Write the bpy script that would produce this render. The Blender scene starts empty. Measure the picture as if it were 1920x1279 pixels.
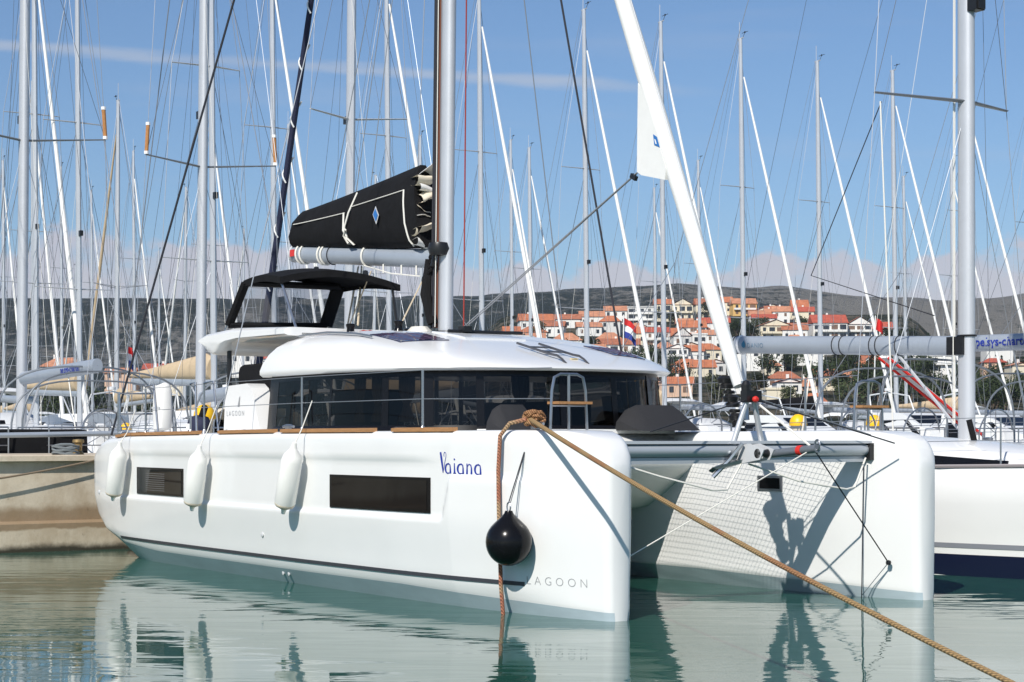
import bpy, math, random
from mathutils import Vector, Matrix
from mathutils.bvhtree import BVHTree
random.seed(7)
R = math.radians
SC = bpy.context.scene
COL = SC.collection
F = 3400.0; HZ = 817.0; CAMZ = 1.74          # focal length and horizon row in photo pixels, eye height

# ------------------------------------------------------------------ camera
cd = bpy.data.cameras.new('camera'); cam = bpy.data.objects.new('camera', cd); COL.objects.link(cam)
cam.location = (0, 0, CAMZ); cam.rotation_euler = (R(90), 0, 0)
cd.sensor_width = 36; cd.lens = 36*F/1920; cd.shift_y = 177.5/1920
cd.clip_start = .1; cd.clip_end = 12000
SC.camera = cam
# ------------------------------------------------------------------ sun, sky, exposure
SUN = Vector((-.776, -1.737, 1.6)).normalized()
sl = bpy.data.lights.new('sun', 'SUN'); so = bpy.data.objects.new('sun', sl); COL.objects.link(so)
sl.energy = 4.9; sl.angle = R(.5); sl.color = (1, .95, .875)
so.rotation_euler = SUN.to_track_quat('Z', 'Y').to_euler(); so.location = (-20, -40, 40)
SC.view_settings.view_transform = 'Standard'; SC.view_settings.look = 'None'
SC.view_settings.exposure = .04; SC.view_settings.gamma = 1
SC.render.engine = 'CYCLES'
SC.cycles.use_denoising = True
SC.cycles.max_bounces = 8; SC.cycles.transparent_max_bounces = 12
SC.cycles.caustics_reflective = False; SC.cycles.caustics_refractive = False
SC.cycles.sample_clamp_indirect = 6

def nn(nt, kind, **kw):
    n = nt.nodes.new(kind)
    for k, v in kw.items():
        if k == 'inp':
            for a, b in v.items(): n.inputs[a].default_value = b
        else: setattr(n, k, v)
    return n
def mth(nt, op, a, b=None, c=None, clamp=False):
    n = nt.nodes.new('ShaderNodeMath'); n.operation = op; n.use_clamp = clamp
    for i, x in enumerate((a, b, c)):
        if x is None: continue
        if isinstance(x, (int, float)): n.inputs[i].default_value = x
        else: nt.links.new(x, n.inputs[i])
    return n.outputs[0]
def sstep(nt, x, a, b):
    n = nt.nodes.new('ShaderNodeMapRange'); n.interpolation_type = 'SMOOTHSTEP'
    nt.links.new(x, n.inputs[0]); n.inputs[1].default_value = a; n.inputs[2].default_value = b
    return n.outputs[0]

w = bpy.data.worlds.new('World'); SC.world = w; w.use_nodes = True
nt = w.node_tree; nt.nodes.clear(); L = nt.links.new
sky = nn(nt, 'ShaderNodeTexSky', sky_type='NISHITA', sun_disc=False, sun_elevation=math.asin(SUN.z),
         sun_rotation=math.atan2(SUN.x, SUN.y) % (2*math.pi), air_density=1.0, dust_density=.6, ozone_density=3.0)
tc = nn(nt, 'ShaderNodeTexCoord'); sx = nn(nt, 'ShaderNodeSeparateXYZ'); L(tc.outputs['Generated'], sx.inputs[0])
yy = mth(nt, 'MAXIMUM', sx.outputs[1], .05)
gx = mth(nt, 'DIVIDE', sx.outputs[0], yy); gz = mth(nt, 'DIVIDE', sx.outputs[2], yy)
fr = sstep(nt, sx.outputs[1], .1, .4)
cv = nn(nt, 'ShaderNodeCombineXYZ'); L(gx, cv.inputs[0]); L(gz, cv.inputs[1])
def noise_w(scale, det, sxy=(1, 1), rough=.55):
    mp = nn(nt, 'ShaderNodeMapping'); mp.inputs['Scale'].default_value = (sxy[0], sxy[1], 1); L(cv.outputs[0], mp.inputs[0])
    n = nn(nt, 'ShaderNodeTexNoise', inp={'Scale': scale, 'Detail': det, 'Roughness': rough}); L(mp.outputs[0], n.inputs['Vector']); return n.outputs['Fac']
# high thin contrail
n1 = noise_w(14, 5, (1, 5)); n2 = noise_w(7, 3)
cl = mth(nt, 'ADD', mth(nt, 'MULTIPLY', gx, -.066), .1965)
dz = mth(nt, 'SUBTRACT', gz, mth(nt, 'ADD', cl, mth(nt, 'MULTIPLY', mth(nt, 'SUBTRACT', n1, .5), .010)))
c1 = mth(nt, 'SUBTRACT', 1.0, sstep(nt, mth(nt, 'ABSOLUTE', dz), .0002, .0052))
c1 = mth(nt, 'MULTIPLY', c1, mth(nt, 'SUBTRACT', 1.0, sstep(nt, gx, .0, .14)))
c1 = mth(nt, 'MULTIPLY', c1, mth(nt, 'MULTIPLY', n2, 1.0, None, True))
# cumulus bank low over the ridge
nb = noise_w(26, 8, (1, 1.3), .55); nb2 = noise_w(5.0, 2, (1, .2))
top = mth(nt, 'ADD', .088, mth(nt, 'MULTIPLY', mth(nt, 'SUBTRACT', nb2, .34), .095))
top = mth(nt, 'ADD', top, mth(nt, 'MULTIPLY', mth(nt, 'SUBTRACT', nb, .5), .050))
c2 = sstep(nt, mth(nt, 'SUBTRACT', top, gz), -.001, .006)
c2 = mth(nt, 'MULTIPLY', c2, sstep(nt, nb, .2, .55)); c2 = mth(nt, 'MULTIPLY', c2, .75)
n3 = noise_w(4, 4, (1, 9)); c3 = mth(nt, 'MULTIPLY', sstep(nt, n3, .52, .75), .10)
mixA = nn(nt, 'ShaderNodeMix', data_type='RGBA'); mixB = nn(nt, 'ShaderNodeMix', data_type='RGBA'); mixC = nn(nt, 'ShaderNodeMix', data_type='RGBA')
hs = nn(nt, 'ShaderNodeHueSaturation', inp={'Saturation': 1.0, 'Value': 1.0}); tint = nn(nt, 'ShaderNodeMix', data_type='RGBA', blend_type='MULTIPLY'); tint.inputs[0].default_value = 1; tint.inputs[7].default_value = (.80, .92, 1.06, 1); L(sky.outputs[0], tint.inputs[6]); L(tint.outputs[2], hs.inputs['Color'])
L(mth(nt, 'MULTIPLY', c1, fr), mixA.inputs[0]); L(hs.outputs[0], mixA.inputs[6]); mixA.inputs[7].default_value = (5.2, 5.6, 6.4, 1)
L(mth(nt, 'MULTIPLY', c2, fr), mixB.inputs[0]); L(mixA.outputs[2], mixB.inputs[6]); mixB.inputs[7].default_value = (6.5, 5.9, 6.2, 1)
L(mth(nt, 'MULTIPLY', c3, fr), mixC.inputs[0]); L(mixB.outputs[2], mixC.inputs[6]); mixC.inputs[7].default_value = (6, 6, 6.4, 1)
bg = nn(nt, 'ShaderNodeBackground', inp={'Strength': .1}); L(mixC.outputs[2], bg.inputs[0])
ow = nn(nt, 'ShaderNodeOutputWorld'); L(bg.outputs[0], ow.inputs[0])

# ------------------------------------------------------------------ materials
MATS = {}
def mat(name, col, rough=.5, metal=0.0, var=.0, vscale=3.0, bump=0.0, bscale=20.0, coat=0.0, spec=.5, stretch=(1, 1, 1)):
    if name in MATS: return MATS[name]
    m = bpy.data.materials.new(name); m.use_nodes = True; t = m.node_tree
    b = t.nodes['Principled BSDF']; b.inputs['Base Color'].default_value = (*col, 1)
    b.inputs['Roughness'].default_value = rough; b.inputs['Metallic'].default_value = metal
    b.inputs['Coat Weight'].default_value = coat; b.inputs['Specular IOR Level'].default_value = spec
    if var or bump:
        c = nn(t, 'ShaderNodeTexCoord'); mp = nn(t, 'ShaderNodeMapping'); mp.inputs['Scale'].default_value = stretch
        t.links.new(c.outputs['Object'], mp.inputs[0])
    if var:
        n = nn(t, 'ShaderNodeTexNoise', inp={'Scale': vscale, 'Detail': 6, 'Roughness': .6}); t.links.new(mp.outputs[0], n.inputs['Vector'])
        mr = nn(t, 'ShaderNodeMapRange', inp={1: .25, 2: .75, 3: 1-var, 4: 1+var}); t.links.new(n.outputs['Fac'], mr.inputs[0])
        mx = nn(t, 'ShaderNodeVectorMath', operation='SCALE'); mx.inputs[0].default_value = col
        t.links.new(mr.outputs[0], mx.inputs['Scale']); t.links.new(mx.outputs[0], b.inputs['Base Color'])
    if bump:
        n = nn(t, 'ShaderNodeTexNoise', inp={'Scale': bscale, 'Detail': 4}); t.links.new(mp.outputs[0], n.inputs['Vector'])
        bp = nn(t, 'ShaderNodeBump', inp={'Strength': bump, 'Distance': .02}); t.links.new(n.outputs['Fac'], bp.inputs['Height'])
        t.links.new(bp.outputs[0], b.inputs['Normal'])
    MATS[name] = m; return m
WHITE = mat('gelcoat_white', (.77, .77, .755), .25, var=.025, vscale=1.2, coat=.3)
WHITE2 = mat('deck_white', (.78, .78, .76), .45, var=.05, vscale=3)
WHITEY = mat('yacht_white', (.74, .745, .74), .3, var=.06, vscale=.8)
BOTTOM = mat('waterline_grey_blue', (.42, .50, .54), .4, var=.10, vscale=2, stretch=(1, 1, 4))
STRIPE = mat('stripe_charcoal', (.045, .046, .055), .4)
BLACKC = mat('black_canvas', (.008, .008, .009), .85, var=.3, vscale=6, bump=.55, bscale=4.5, spec=.2)
BLACKP = mat('black_plastic', (.012, .012, .013), .35)
CHARC = mat('charcoal_cushion', (.018, .018, .020), .8, var=.15, bump=.2, bscale=14)
BLACKG = mat('black_vinyl', (.006, .006, .007), .2, spec=.22)
ALU = mat('mast_aluminium', (.55, .565, .59), .38, metal=.35, var=.05, vscale=2)
ALUG = mat('boom_grey', (.36, .40, .45), .4, metal=.25, var=.05)
ALUD = mat('dark_aluminium', (.20, .22, .24), .4, metal=.4)
STEEL = mat('stainless', (.40, .41, .43), .28, metal=.9)
WIRE = mat('rigging_wire', (.30, .32, .35), .4, metal=.5); WIRED = mat('dark_wire', (.06, .07, .09), .6)
DARKW = mat('dark_rope', (.02, .022, .03), .8)
WROPE = mat('white_rope', (.72, .70, .64), .85)
REDROPE = mat('red_rope', (.30, .035, .025), .85)
BRROPE = mat('brown_rope', (.16, .055, .03), .85)
PINKW = mat('pink_rope', (.62, .25, .38), .8)
SAILW = mat('sail_white', (.74, .735, .71), .7, var=.04, vscale=4, bump=.15, bscale=6)
SAILC = mat('sail_cream', (.70, .63, .50), .8, var=.08)
NAVY = mat('navy_canvas', (.012, .016, .045), .8, var=.15)
NAVYP = mat('navy_paint', (.006, .009, .03), .3)
TAN = mat('tan_canvas', (.52, .40, .26), .85, var=.12, vscale=3)
TEAK = mat('teak', (.38, .19, .075), .6, var=.25, vscale=5, stretch=(1, 12, 12))
YELLOW = mat('yellow_dome', (.86, .50, .012), .4, var=.06)
CREAMP = mat('pedestal_cream', (.70, .66, .55), .5, var=.06)
REDP = mat('red_plastic', (.62, .03, .02), .4)
BLUEP = mat('blue_letter', (.015, .035, .30), .5)
LBLUE = mat('blue_emblem', (.03, .16, .45), .5)
GREYL = mat('grey_letter', (.27, .28, .29), .5)
LGREY = mat('light_grey', (.55, .56, .57), .5, var=.05)
SOLAR = mat('solar_cells', (.012, .012, .05), .12, coat=.6)
BEIGE = mat('curtain_beige', (.42, .35, .27), .9, var=.1)
DARKIN = mat('dark_interior', (.03, .028, .026), .7)
FENDER = mat('fender_white', (.80, .79, .75), .45, var=.04, vscale=5)
ORANGE = mat('orange_plastic', (.75, .22, .02), .5)
LEATHER = mat('tan_leather', (.42, .19, .06), .7, var=.2, vscale=20)
BLUEROPE = mat('blue_rope', (.02, .13, .40), .8)
FLAGR = mat('flag_red', (.60, .03, .03), .8); FLAGB = mat('flag_blue', (.03, .05, .28), .8); FLAGW = mat('flag_white', (.8, .8, .8), .8)

def glass(name, tint, tr):
    m = bpy.data.materials.new(name); m.use_nodes = True; t = m.node_tree; t.nodes.clear()
    o = nn(t, 'ShaderNodeOutputMaterial'); a = nn(t, 'ShaderNodeBsdfTransparent'); a.inputs[0].default_value = (*tint, 1)
    g = nn(t, 'ShaderNodeBsdfGlossy', inp={'Roughness': .02}); g.inputs[0].default_value = (.9, .9, .9, 1)
    fz = nn(t, 'ShaderNodeFresnel', inp={'IOR': 1.5}); mx = nn(t, 'ShaderNodeMixShader')
    t.links.new(mth(t, 'MULTIPLY', fz.outputs[0], tr), mx.inputs[0]); t.links.new(a.outputs[0], mx.inputs[1]); t.links.new(g.outputs[0], mx.inputs[2]); t.links.new(mx.outputs[0], o.inputs[0])
    return m
TGLASS = glass('tinted_glass', (.085, .08, .072), .6)
CLEARV = glass('clear_vinyl', (.66, .68, .71), 2.4)
DGLASS = mat('dark_glass', (.006, .006, .007), .05, spec=.28)

def rope_mat(name, c1, c2, freq=60.0):
    m = bpy.data.materials.new(name); m.use_nodes = True; t = m.node_tree; b = t.nodes['Principled BSDF']; b.inputs['Roughness'].default_value = .9
    c = nn(t, 'ShaderNodeTexCoord'); wv = nn(t, 'ShaderNodeTexWave', inp={'Scale': freq*.32, 'Distortion': 1.5, 'Detail': 2}); wv.bands_direction = 'DIAGONAL'
    t.links.new(c.outputs['Object'], wv.inputs['Vector'])
    n = nn(t, 'ShaderNodeTexNoise', inp={'Scale': 1.6, 'Detail': 3}); t.links.new(c.outputs['Object'], n.inputs['Vector'])
    r1 = nn(t, 'ShaderNodeMix', data_type='RGBA'); r1.inputs[6].default_value = (*c1, 1); r1.inputs[7].default_value = (*c2, 1)
    t.links.new(sstep(t, n.outputs['Fac'], .52, .62), r1.inputs[0])
    mx = nn(t, 'ShaderNodeMix', data_type='RGBA', blend_type='MULTIPLY'); mx.inputs[0].default_value = 1
    rr = nn(t, 'ShaderNodeMapRange', inp={3: .45, 4: 1.1}); t.links.new(wv.outputs['Fac'], rr.inputs[0])
    t.links.new(r1.outputs[2], mx.inputs[6]); cc = nn(t, 'ShaderNodeCombineColor')
    for i in range(3): t.links.new(rr.outputs[0], cc.inputs[i])
    t.links.new(cc.outputs[0], mx.inputs[7]); t.links.new(mx.outputs[2], b.inputs['Base Color'])
    bp = nn(t, 'ShaderNodeBump', inp={'Strength': .7, 'Distance': .01}); t.links.new(wv.outputs['Fac'], bp.inputs['Height']); t.links.new(bp.outputs[0], b.inputs['Normal'])
    return m
HEMP = rope_mat('hemp_rope', (.42, .27, .12), (.40, .20, .09)); HEMPR = rope_mat('faded_red_rope', (.44, .17, .10), (.46, .30, .17))

# ------------------------------------------------------------------ mesh builder
class MB:
    def __init__(s): s.v = []; s.f = []
    def add(s, vs, fs):
        o = len(s.v); s.v += [tuple(v) for v in vs]; s.f += [tuple(i+o for i in f) for f in fs]; return s
    def box(s, c, d, rz=0, M=None):
        x, y, z = d[0]/2, d[1]/2, d[2]/2
        vs = [Vector(p) for p in ((-x,-y,-z),(x,-y,-z),(x,y,-z),(-x,y,-z),(-x,-y,z),(x,-y,z),(x,y,z),(-x,y,z))]
        m = M or Matrix.Rotation(rz, 3, 'Z')
        return s.add([m @ v + Vector(c) for v in vs], [(3,2,1,0),(4,5,6,7),(0,1,5,4),(1,2,6,5),(2,3,7,6),(3,0,4,7)])
    def tube(s, pts, r, n=6, sc=(1, 1), cap=True, up=None):
        pts = [Vector(p) for p in pts]; k = len(pts); rs = r if isinstance(r, (list, tuple)) else [r]*k
        t0 = (pts[1]-pts[0]).normalized(); a = Vector(up) if up else (Vector((0, 0, 1)) if abs(t0.z) < .9 else Vector((1, 0, 0)))
        u = (a - t0*a.dot(t0)).normalized(); vs = []
        for i in range(k):
            t = (pts[min(i+1, k-1)]-pts[max(i-1, 0)]).normalized(); u = (u - t*u.dot(t)).normalized(); w_ = t.cross(u)
            for j in range(n):
                q = 2*math.pi*j/n; vs.append(pts[i] + (u*math.cos(q)*sc[0] + w_*math.sin(q)*sc[1])*rs[i])
        fs = [(i*n+j, i*n+(j+1) % n, (i+1)*n+(j+1) % n, (i+1)*n+j) for i in range(k-1) for j in range(n)]
        if cap: fs += [tuple(range(n-1, -1, -1)), tuple((k-1)*n+j for j in range(n))]
        return s.add(vs, fs)
    def loft(s, rings, cap=True, close=True):
        n = len(rings[0]); k = len(rings); m = n if close else n-1
        fs = [(i*n+j, i*n+(j+1) % n, (i+1)*n+(j+1) % n, (i+1)*n+j) for i in range(k-1) for j in range(m)]
        if cap: fs += [tuple(range(n-1, -1, -1)), tuple((k-1)*n+j for j in range(n))]
        return s.add([p for r in rings for p in r], fs)
    def lathe(s, prof, n=16, at=(0, 0, 0), M=None):
        m = M or Matrix.Identity(3); at = Vector(at)
        rings = [[m @ Vector((r*math.cos(2*math.pi*j/n), r*math.sin(2*math.pi*j/n), z)) + at for j in range(n)] for r, z in prof]
        return s.loft(rings)
    def prism(s, poly, fn0, fn1):
        n = len(poly); return s.loft([[fn0(*p) for p in poly], [fn1(*p) for p in poly]])
    def grid(s, fn, nu, nv):
        return s.add([fn(i/nu, j/nv) for i in range(nu+1) for j in range(nv+1)],
                     [(i*(nv+1)+j, (i+1)*(nv+1)+j, (i+1)*(nv+1)+j+1, i*(nv+1)+j+1) for i in range(nu) for j in range(nv)])
    def build(s, name, m, parent=None, smooth=35, loc=None, fix=True):
        me = bpy.data.meshes.new(name); me.from_pydata(s.v, [], s.f); me.update()
        if fix:
            import bmesh
            b = bmesh.new(); b.from_mesh(me); bmesh.ops.recalc_face_normals(b, faces=b.faces); b.to_mesh(me); b.free()
        for mm in (m if isinstance(m, (list, tuple)) else [m]): me.materials.append(mm)
        if smooth:
            me.polygons.foreach_set('use_smooth', [True]*len(me.polygons)); me.set_sharp_from_angle(angle=R(smooth))
        o = bpy.data.objects.new(name, me); COL.objects.link(o)
        if parent is not None: o.parent = parent
        if loc: o.location = loc
        return o
def tag(o, label=None, cat=None, group=None, kind=None):
    if label: o['label'] = label
    if cat: o['category'] = cat
    if group: o['group'] = group
    if kind: o['kind'] = kind
    return o
def empty(name, loc, rz=0, label=None, cat=None, group=None):
    e = bpy.data.objects.new(name, None); COL.objects.link(e); e.location = loc; e.rotation_euler = (0, 0, rz); e.empty_display_size = .3
    return tag(e, label, cat, group)
KIDS = {}
def kids(o):
    return [c for c in COL.objects if c.parent == o]
def dup(root, loc, rz, scale=1, label=None, group=None, tree=None):
    c = root.copy(); COL.objects.link(c); c.location = loc; c.rotation_euler = (0, 0, rz); c.scale = scale if isinstance(scale, tuple) else (scale,)*3
    if label: c['label'] = label
    if group: c['group'] = group
    tr = tree if tree is not None else [(k, kids(k)) for k in kids(root)]
    for k, gs in tr:
        d = k.copy(); COL.objects.link(d); d.parent = c
        for g in gs:
            e = g.copy(); COL.objects.link(e); e.parent = d
    return c
def tree_of(root): return [(k, kids(k)) for k in kids(root)]
def lerp(tab, x):
    if x <= tab[0][0]: return tab[0][1]
    for (a, p), (b, q) in zip(tab, tab[1:]):
        if x <= b: return p+(q-p)*(x-a)/(b-a)
    return tab[-1][1]
def sm(x, a, b):
    t = max(0, min(1, (x-a)/(b-a))); return t*t*(3-2*t)
def sag(a, b, d, n=14):
    a, b = Vector(a), Vector(b); return [a.lerp(b, i/n) - Vector((0, 0, d*4*(i/n)*(1-i/n))) for i in range(n+1)]
def text_mesh(txt, size, fn, name, m, parent, space=1.0, bold=0.0, res=3):
    """letters of the built-in font, each vertex carried to 3D by fn(x, y)"""
    cu = bpy.data.curves.new(name, 'FONT'); cu.body = txt; cu.size = size; cu.space_character = space; cu.offset = bold; cu.resolution_u = res
    to = bpy.data.objects.new(name, cu); COL.objects.link(to); dg = bpy.context.evaluated_depsgraph_get(); dg.update()
    me = bpy.data.meshes.new_from_object(to.evaluated_get(dg)); bpy.data.objects.remove(to); bpy.data.curves.remove(cu)
    for v in me.vertices: v.co = fn(v.co.x, v.co.y)
    me.name = name; me.materials.clear(); me.materials.append(m)
    o = bpy.data.objects.new(name, me); COL.objects.link(o); o.parent = parent; return o

# the mooring row: s metres aft of the catamaran's bows, t metres to the right along the row
B0 = Vector((1.025, 17.0, 0)); PD = Vector((.8372, .5469, 0)); AD = Vector((-.5469, .8372, 0))
TH = math.atan2(-AD.y, -AD.x)
def W(s, t, z=0): p = B0 + AD*s + PD*t; return Vector((p.x, p.y, z))
# ------------------------------------------------------------------ water
def water():
    m = bpy.data.materials.new('harbour_water'); m.use_nodes = True; t = m.node_tree; b = t.nodes['Principled BSDF']
    b.inputs['Base Color'].default_value = (.024, .094, .070, 1); b.inputs['Roughness'].default_value = .015; b.inputs['IOR'].default_value = 1.42
    c = nn(t, 'ShaderNodeTexCoord'); mp = nn(t, 'ShaderNodeMapping'); mp.inputs['Scale'].default_value = (1, 1, 1); t.links.new(c.outputs['Object'], mp.inputs[0])
    mp.inputs['Rotation'].default_value = (0, 0, R(12)); mp.inputs['Scale'].default_value = (.42, 1.25, 1)
    a = nn(t, 'ShaderNodeTexNoise', inp={'Scale': 1.3, 'Detail': 2, 'Roughness': .5, 'Distortion': .4}); d = nn(t, 'ShaderNodeTexNoise', inp={'Scale': 6.5, 'Detail': 2, 'Roughness': .5})
    pt = nn(t, 'ShaderNodeTexNoise', inp={'Scale': .16, 'Detail': 1})
    for n in (a, d): t.links.new(mp.outputs[0], n.inputs['Vector'])
    t.links.new(c.outputs['Object'], pt.inputs['Vector'])
    amp = sstep(t, pt.outputs['Fac'], .38, .66)
    h = mth(t, 'ADD', mth(t, 'MULTIPLY', a.outputs['Fac'], .0085), mth(t, 'MULTIPLY', mth(t, 'MULTIPLY', d.outputs['Fac'], .0017), mth(t, 'ADD', .35, amp)))
    bp = nn(t, 'ShaderNodeBump', inp={'Strength': 1.0, 'Distance': 1.0}); t.links.new(h, bp.inputs['Height']); t.links.new(bp.outputs[0], b.inputs['Normal'])
    o = MB().add([(-900, -60, 0), (900, -60, 0), (900, 700, 0), (-900, 700, 0)], [(0, 1, 2, 3)]).build('water', m, smooth=0); tag(o, kind='structure')
water()

# ------------------------------------------------------------------ catamaran
TC = 2.02; LS = 12.2                                     # centreline, length
cat = empty('catamaran', B0, TH, 'large white sailing catamaran moored in front, black sail bag on its boom', 'catamaran')
CM = Matrix.Translation(B0) @ Matrix.Rotation(TH, 4, 'Z')
def P(s, t, z): return Vector((-s, t, z))                # boat frame: s aft of the bow, t across, z up
DW = [(0, .085), (.02, .125), (.06, .16), (.2, .215), (.5, .33), (1, .49), (2, .66), (3, .75), (5, .83), (8, .85), (10.5, .82), (11.6, .76), (12.1, .68), (12.2, .60)]
ZT = [(0, 1.46), (.05, 1.58), (.12, 1.67), (.25, 1.745), (.5, 1.785), (.9, 1.795), (6, 1.785), (10.5, 1.75), (11.4, 1.70), (11.9, 1.60), (12.2, 1.45)]
ZC = [(0, .10), (1, .15), (3, .20), (9.5, .20), (10.8, .26), (11.6, .40), (12.2, .62)]
ZB = [(0, -.45), (10, -.45), (11, -.2), (11.5, .02), (12.2, .42)]
def hw(s, z, outer):
    d = lerp(DW, s); zc = lerp(ZC, s); zb = lerp(ZB, s); zt = lerp(ZT, s)
    d *= .90+.10*sm(z, zc, 1.0)
    if z < zc:
        k = (zc-z)/max(zc-zb, .01); d = d*(1-.42*min(k*1.6, 1)) if k < .6 else d*(.58-.5*(k-.6)/.4)
    if outer:                                            # moulded ledge running under the windows, rising ahead of them
        led = .88+.42*(1-sm(s, 1.98, 2.14))
        d += .032*(1-sm(z, led-.01, led+.045))*sm(s, .3, 1.2)*(1-sm(s, 10.9, 11.6)*.6)*sm(z, zc, zc+.1)
        d += .02*sm(z, 1.46, 1.51)*sm(s, 2.2, 2.6)*(1-sm(s, 10.3, 10.9))
    e = (z-(zt-.09))/.09
    if e > 0: d -= .09*(1-math.sqrt(max(0, 1-min(e, 1)**2)))
    return max(d, .012)
SS = sorted(set([0, .015, .03, .06, .09, .14, .2, .3, .4, .5, .7] + [i*.2 for i in range(4, 62)] + [1.95, 1.98, 2.0, 2.03, 2.06, 2.09, 2.12, 2.15, 12.1, 12.2]))
def hull(t0, sg, ledge):
    mb = MB(); rings = []
    for s in SS:
        zb, zt, zc = lerp(ZB, s), lerp(ZT, s), lerp(ZC, s)
        zs = [zb, zb+.6*(zc-zb)*.66, zb+.75*(zc-zb), zc-.012, zc+.01, zc+.06, zc+.13] + [.4, .55, .7, .8, .84, .87, .89, .91, .93, .98, 1.05, 1.15, 1.24, 1.28, 1.30, 1.32, 1.36, 1.4, 1.45, 1.48, 1.51, 1.56, 1.62]
        zs = [z if i < 7 else zc+.13+(zt-.12-zc-.13)*(z-.36)/(1.62-.36) if s > 11 or s < .3 else z for i, z in enumerate(zs)]
        zs += [zt-.09, zt-.06, zt-.035, zt-.015, zt-.003, zt]
        zs = [min(z, zt) for z in sorted(zs)]
        ou = [P(s, t0 - sg*hw(s, z, ledge), z) for z in zs]
        inn = [P(s, t0 + sg*hw(s, z, False), z) for z in zs]
        rings.append(ou + [P(s, t0, zt+.006)] + inn[::-1])
    return mb.loft(rings)
def outer(s, z, off=.006): return P(s, -hw(s, z, True)-off, z)
near = hull(0, 1, True).build('hull', WHITE, cat, 40)
near['label'] = 'near hull with the boat name and two dark windows'
far = hull(2*TC, -1, False).build('hull', WHITE, cat, 40)
far['label'] = 'far hull with a small escape hatch facing the trampoline'
def patch(s0, s1, z0, z1, off, nu=10, nv=3, th=.012, fn=None):
    fn = fn or outer
    a = [[fn(s0+(s1-s0)*i/nu, z0+(z1-z0)*j/nv, off) for j in range(nv+1)] for i in range(nu+1)]
    per = [(i, 0) for i in range(nu+1)]+[(nu, j) for j in range(1, nv+1)]+[(i, nv) for i in range(nu-1, -1, -1)]+[(0, j) for j in range(nv-1, 0, -1)]
    mb = MB(); mb.grid(lambda u, v: a[round(u*nu)][round(v*nv)], nu, nv)
    lo = [fn(s0+(s1-s0)*i/nu, z0+(z1-z0)*j/nv, off-th) for i, j in per]; hi = [a[i][j] for i, j in per]; n = len(per)
    mb.add(hi+lo, [(k, (k+1) % n, n+(k+1) % n, n+k) for k in range(n)]); return mb
# hull windows: black frame, set-in pane
for (s0, s1, cur) in ((2.34, 4.34, False), (8.38, 10.03, True)):
    f = patch(s0, s1, .945, 1.31, .012, th=.02).build('window', BLACKG, near, 30)
    patch(s0+.05, s1-.05, .975, 1.28, .016, th=.006).build('pane', DGLASS, near, 30).parent = near
    if cur:                                              # louvred blind seen behind the stern pane
        m = MB()
        for k in range(9): m.add([outer(s0+.62+.05*0, 1.0+k*.028, .0175), outer(s1-.35, 1.0+k*.028, .0175), outer(s1-.35, 1.0+k*.028+.010, .0175), outer(s0+.62, 1.0+k*.028+.010, .0175)], [(0, 1, 2, 3)])
        m.build('window_blind', mat('blind_grey', (.10, .095, .09), .6), near, 0)
patch(.95, 10.9, .285, .325, .008, nu=60, nv=1, th=.012, fn=outer).build('rubbing_strip', STRIPE, near, 30)
def band(t0, sg, name, parent):                          # blue-grey band below the chine, the underside's shade put into colour
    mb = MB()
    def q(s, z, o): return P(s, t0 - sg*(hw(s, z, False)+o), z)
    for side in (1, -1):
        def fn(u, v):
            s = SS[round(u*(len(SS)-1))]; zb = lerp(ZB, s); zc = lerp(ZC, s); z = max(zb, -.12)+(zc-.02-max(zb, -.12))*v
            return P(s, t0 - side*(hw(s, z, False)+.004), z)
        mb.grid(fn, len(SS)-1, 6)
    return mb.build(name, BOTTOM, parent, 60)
band(0, 1, 'underside_shade', near); band(2*TC, -1, 'underside_shade', far)
for (s, z) in ((6.05, .56), (5.6, .12), (5.75, .12), (11.75, .92)):
    MB().lathe([(.0, 0), (.028, 0), (.028, .012), (.014, .018), (0, .018)], 12, outer(s, z, .0), Matrix.Rotation(R(90), 3, 'X')).build('skin_fitting', LGREY, near)
# teak capping along the sheer, with gaps at the gates
for a, b in ((2.0, 3.05), (3.45, 5.55), (5.75, 7.3), (7.9, 11.0)):
    mb = MB(); rr = []
    for i in range(13):
        s = a+(b-a)*i/12; z = lerp(ZT, s); e = hw(s, z-.04, True)
        rr.append([P(s, -e+.0, z-.01), P(s, -e+.0, z+.028), P(s, -e+.07, z+.034), P(s, -e+.07, z-.01)])
    mb.loft(rr).build('teak_capping', TEAK, near, 30)
# the boat's name: ribbon strokes, thick and thin, laid on the curve of the hull
def ribbon(mb, pts, ws, ox, sc, s_of):
    n = len(pts); L_, R_ = [], []
    for i, (x, y) in enumerate(pts):
        dx = pts[min(i+1, n-1)][0]-pts[max(i-1, 0)][0]; dy = pts[min(i+1, n-1)][1]-pts[max(i-1, 0)][1]; l = math.hypot(dx, dy) or 1
        wd = ws[i]/2; L_.append(s_of(ox+(x-dy/l*wd)*sc, (y+dx/l*wd)*sc)); R_.append(s_of(ox+(x+dy/l*wd)*sc, (y-dx/l*wd)*sc))
    mb.add(L_+R_, [(i, i+1, n+i+1, n+i) for i in range(n-1)])
def arc(cx, cy, rx, ry, a0, a1, n=16): return [(cx+rx*math.cos(R(a0+(a1-a0)*i/n)), cy+ry*math.sin(R(a0+(a1-a0)*i/n))) for i in range(n+1)]
def name_at(x, y): return outer(2.17-x, 1.36+y-.012*x, .004)
def lt_a(mb, ox, sc):
    a = arc(.24, .26, .22, .25, 60, 300); ribbon(mb, a, [.05+.09*math.sin(math.pi*i/16)**2 for i in range(17)], ox, sc, name_at)
    ribbon(mb, [(.12, .50), (.3, .54), (.42, .46), (.45, .3), (.46, .0)], [.03, .05, .08, .10, .15], ox, sc, name_at)
    ribbon(mb, [(.2, .02), (.38, .03), (.52, .03)], [.05, .04, .05], ox, sc, name_at)
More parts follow.
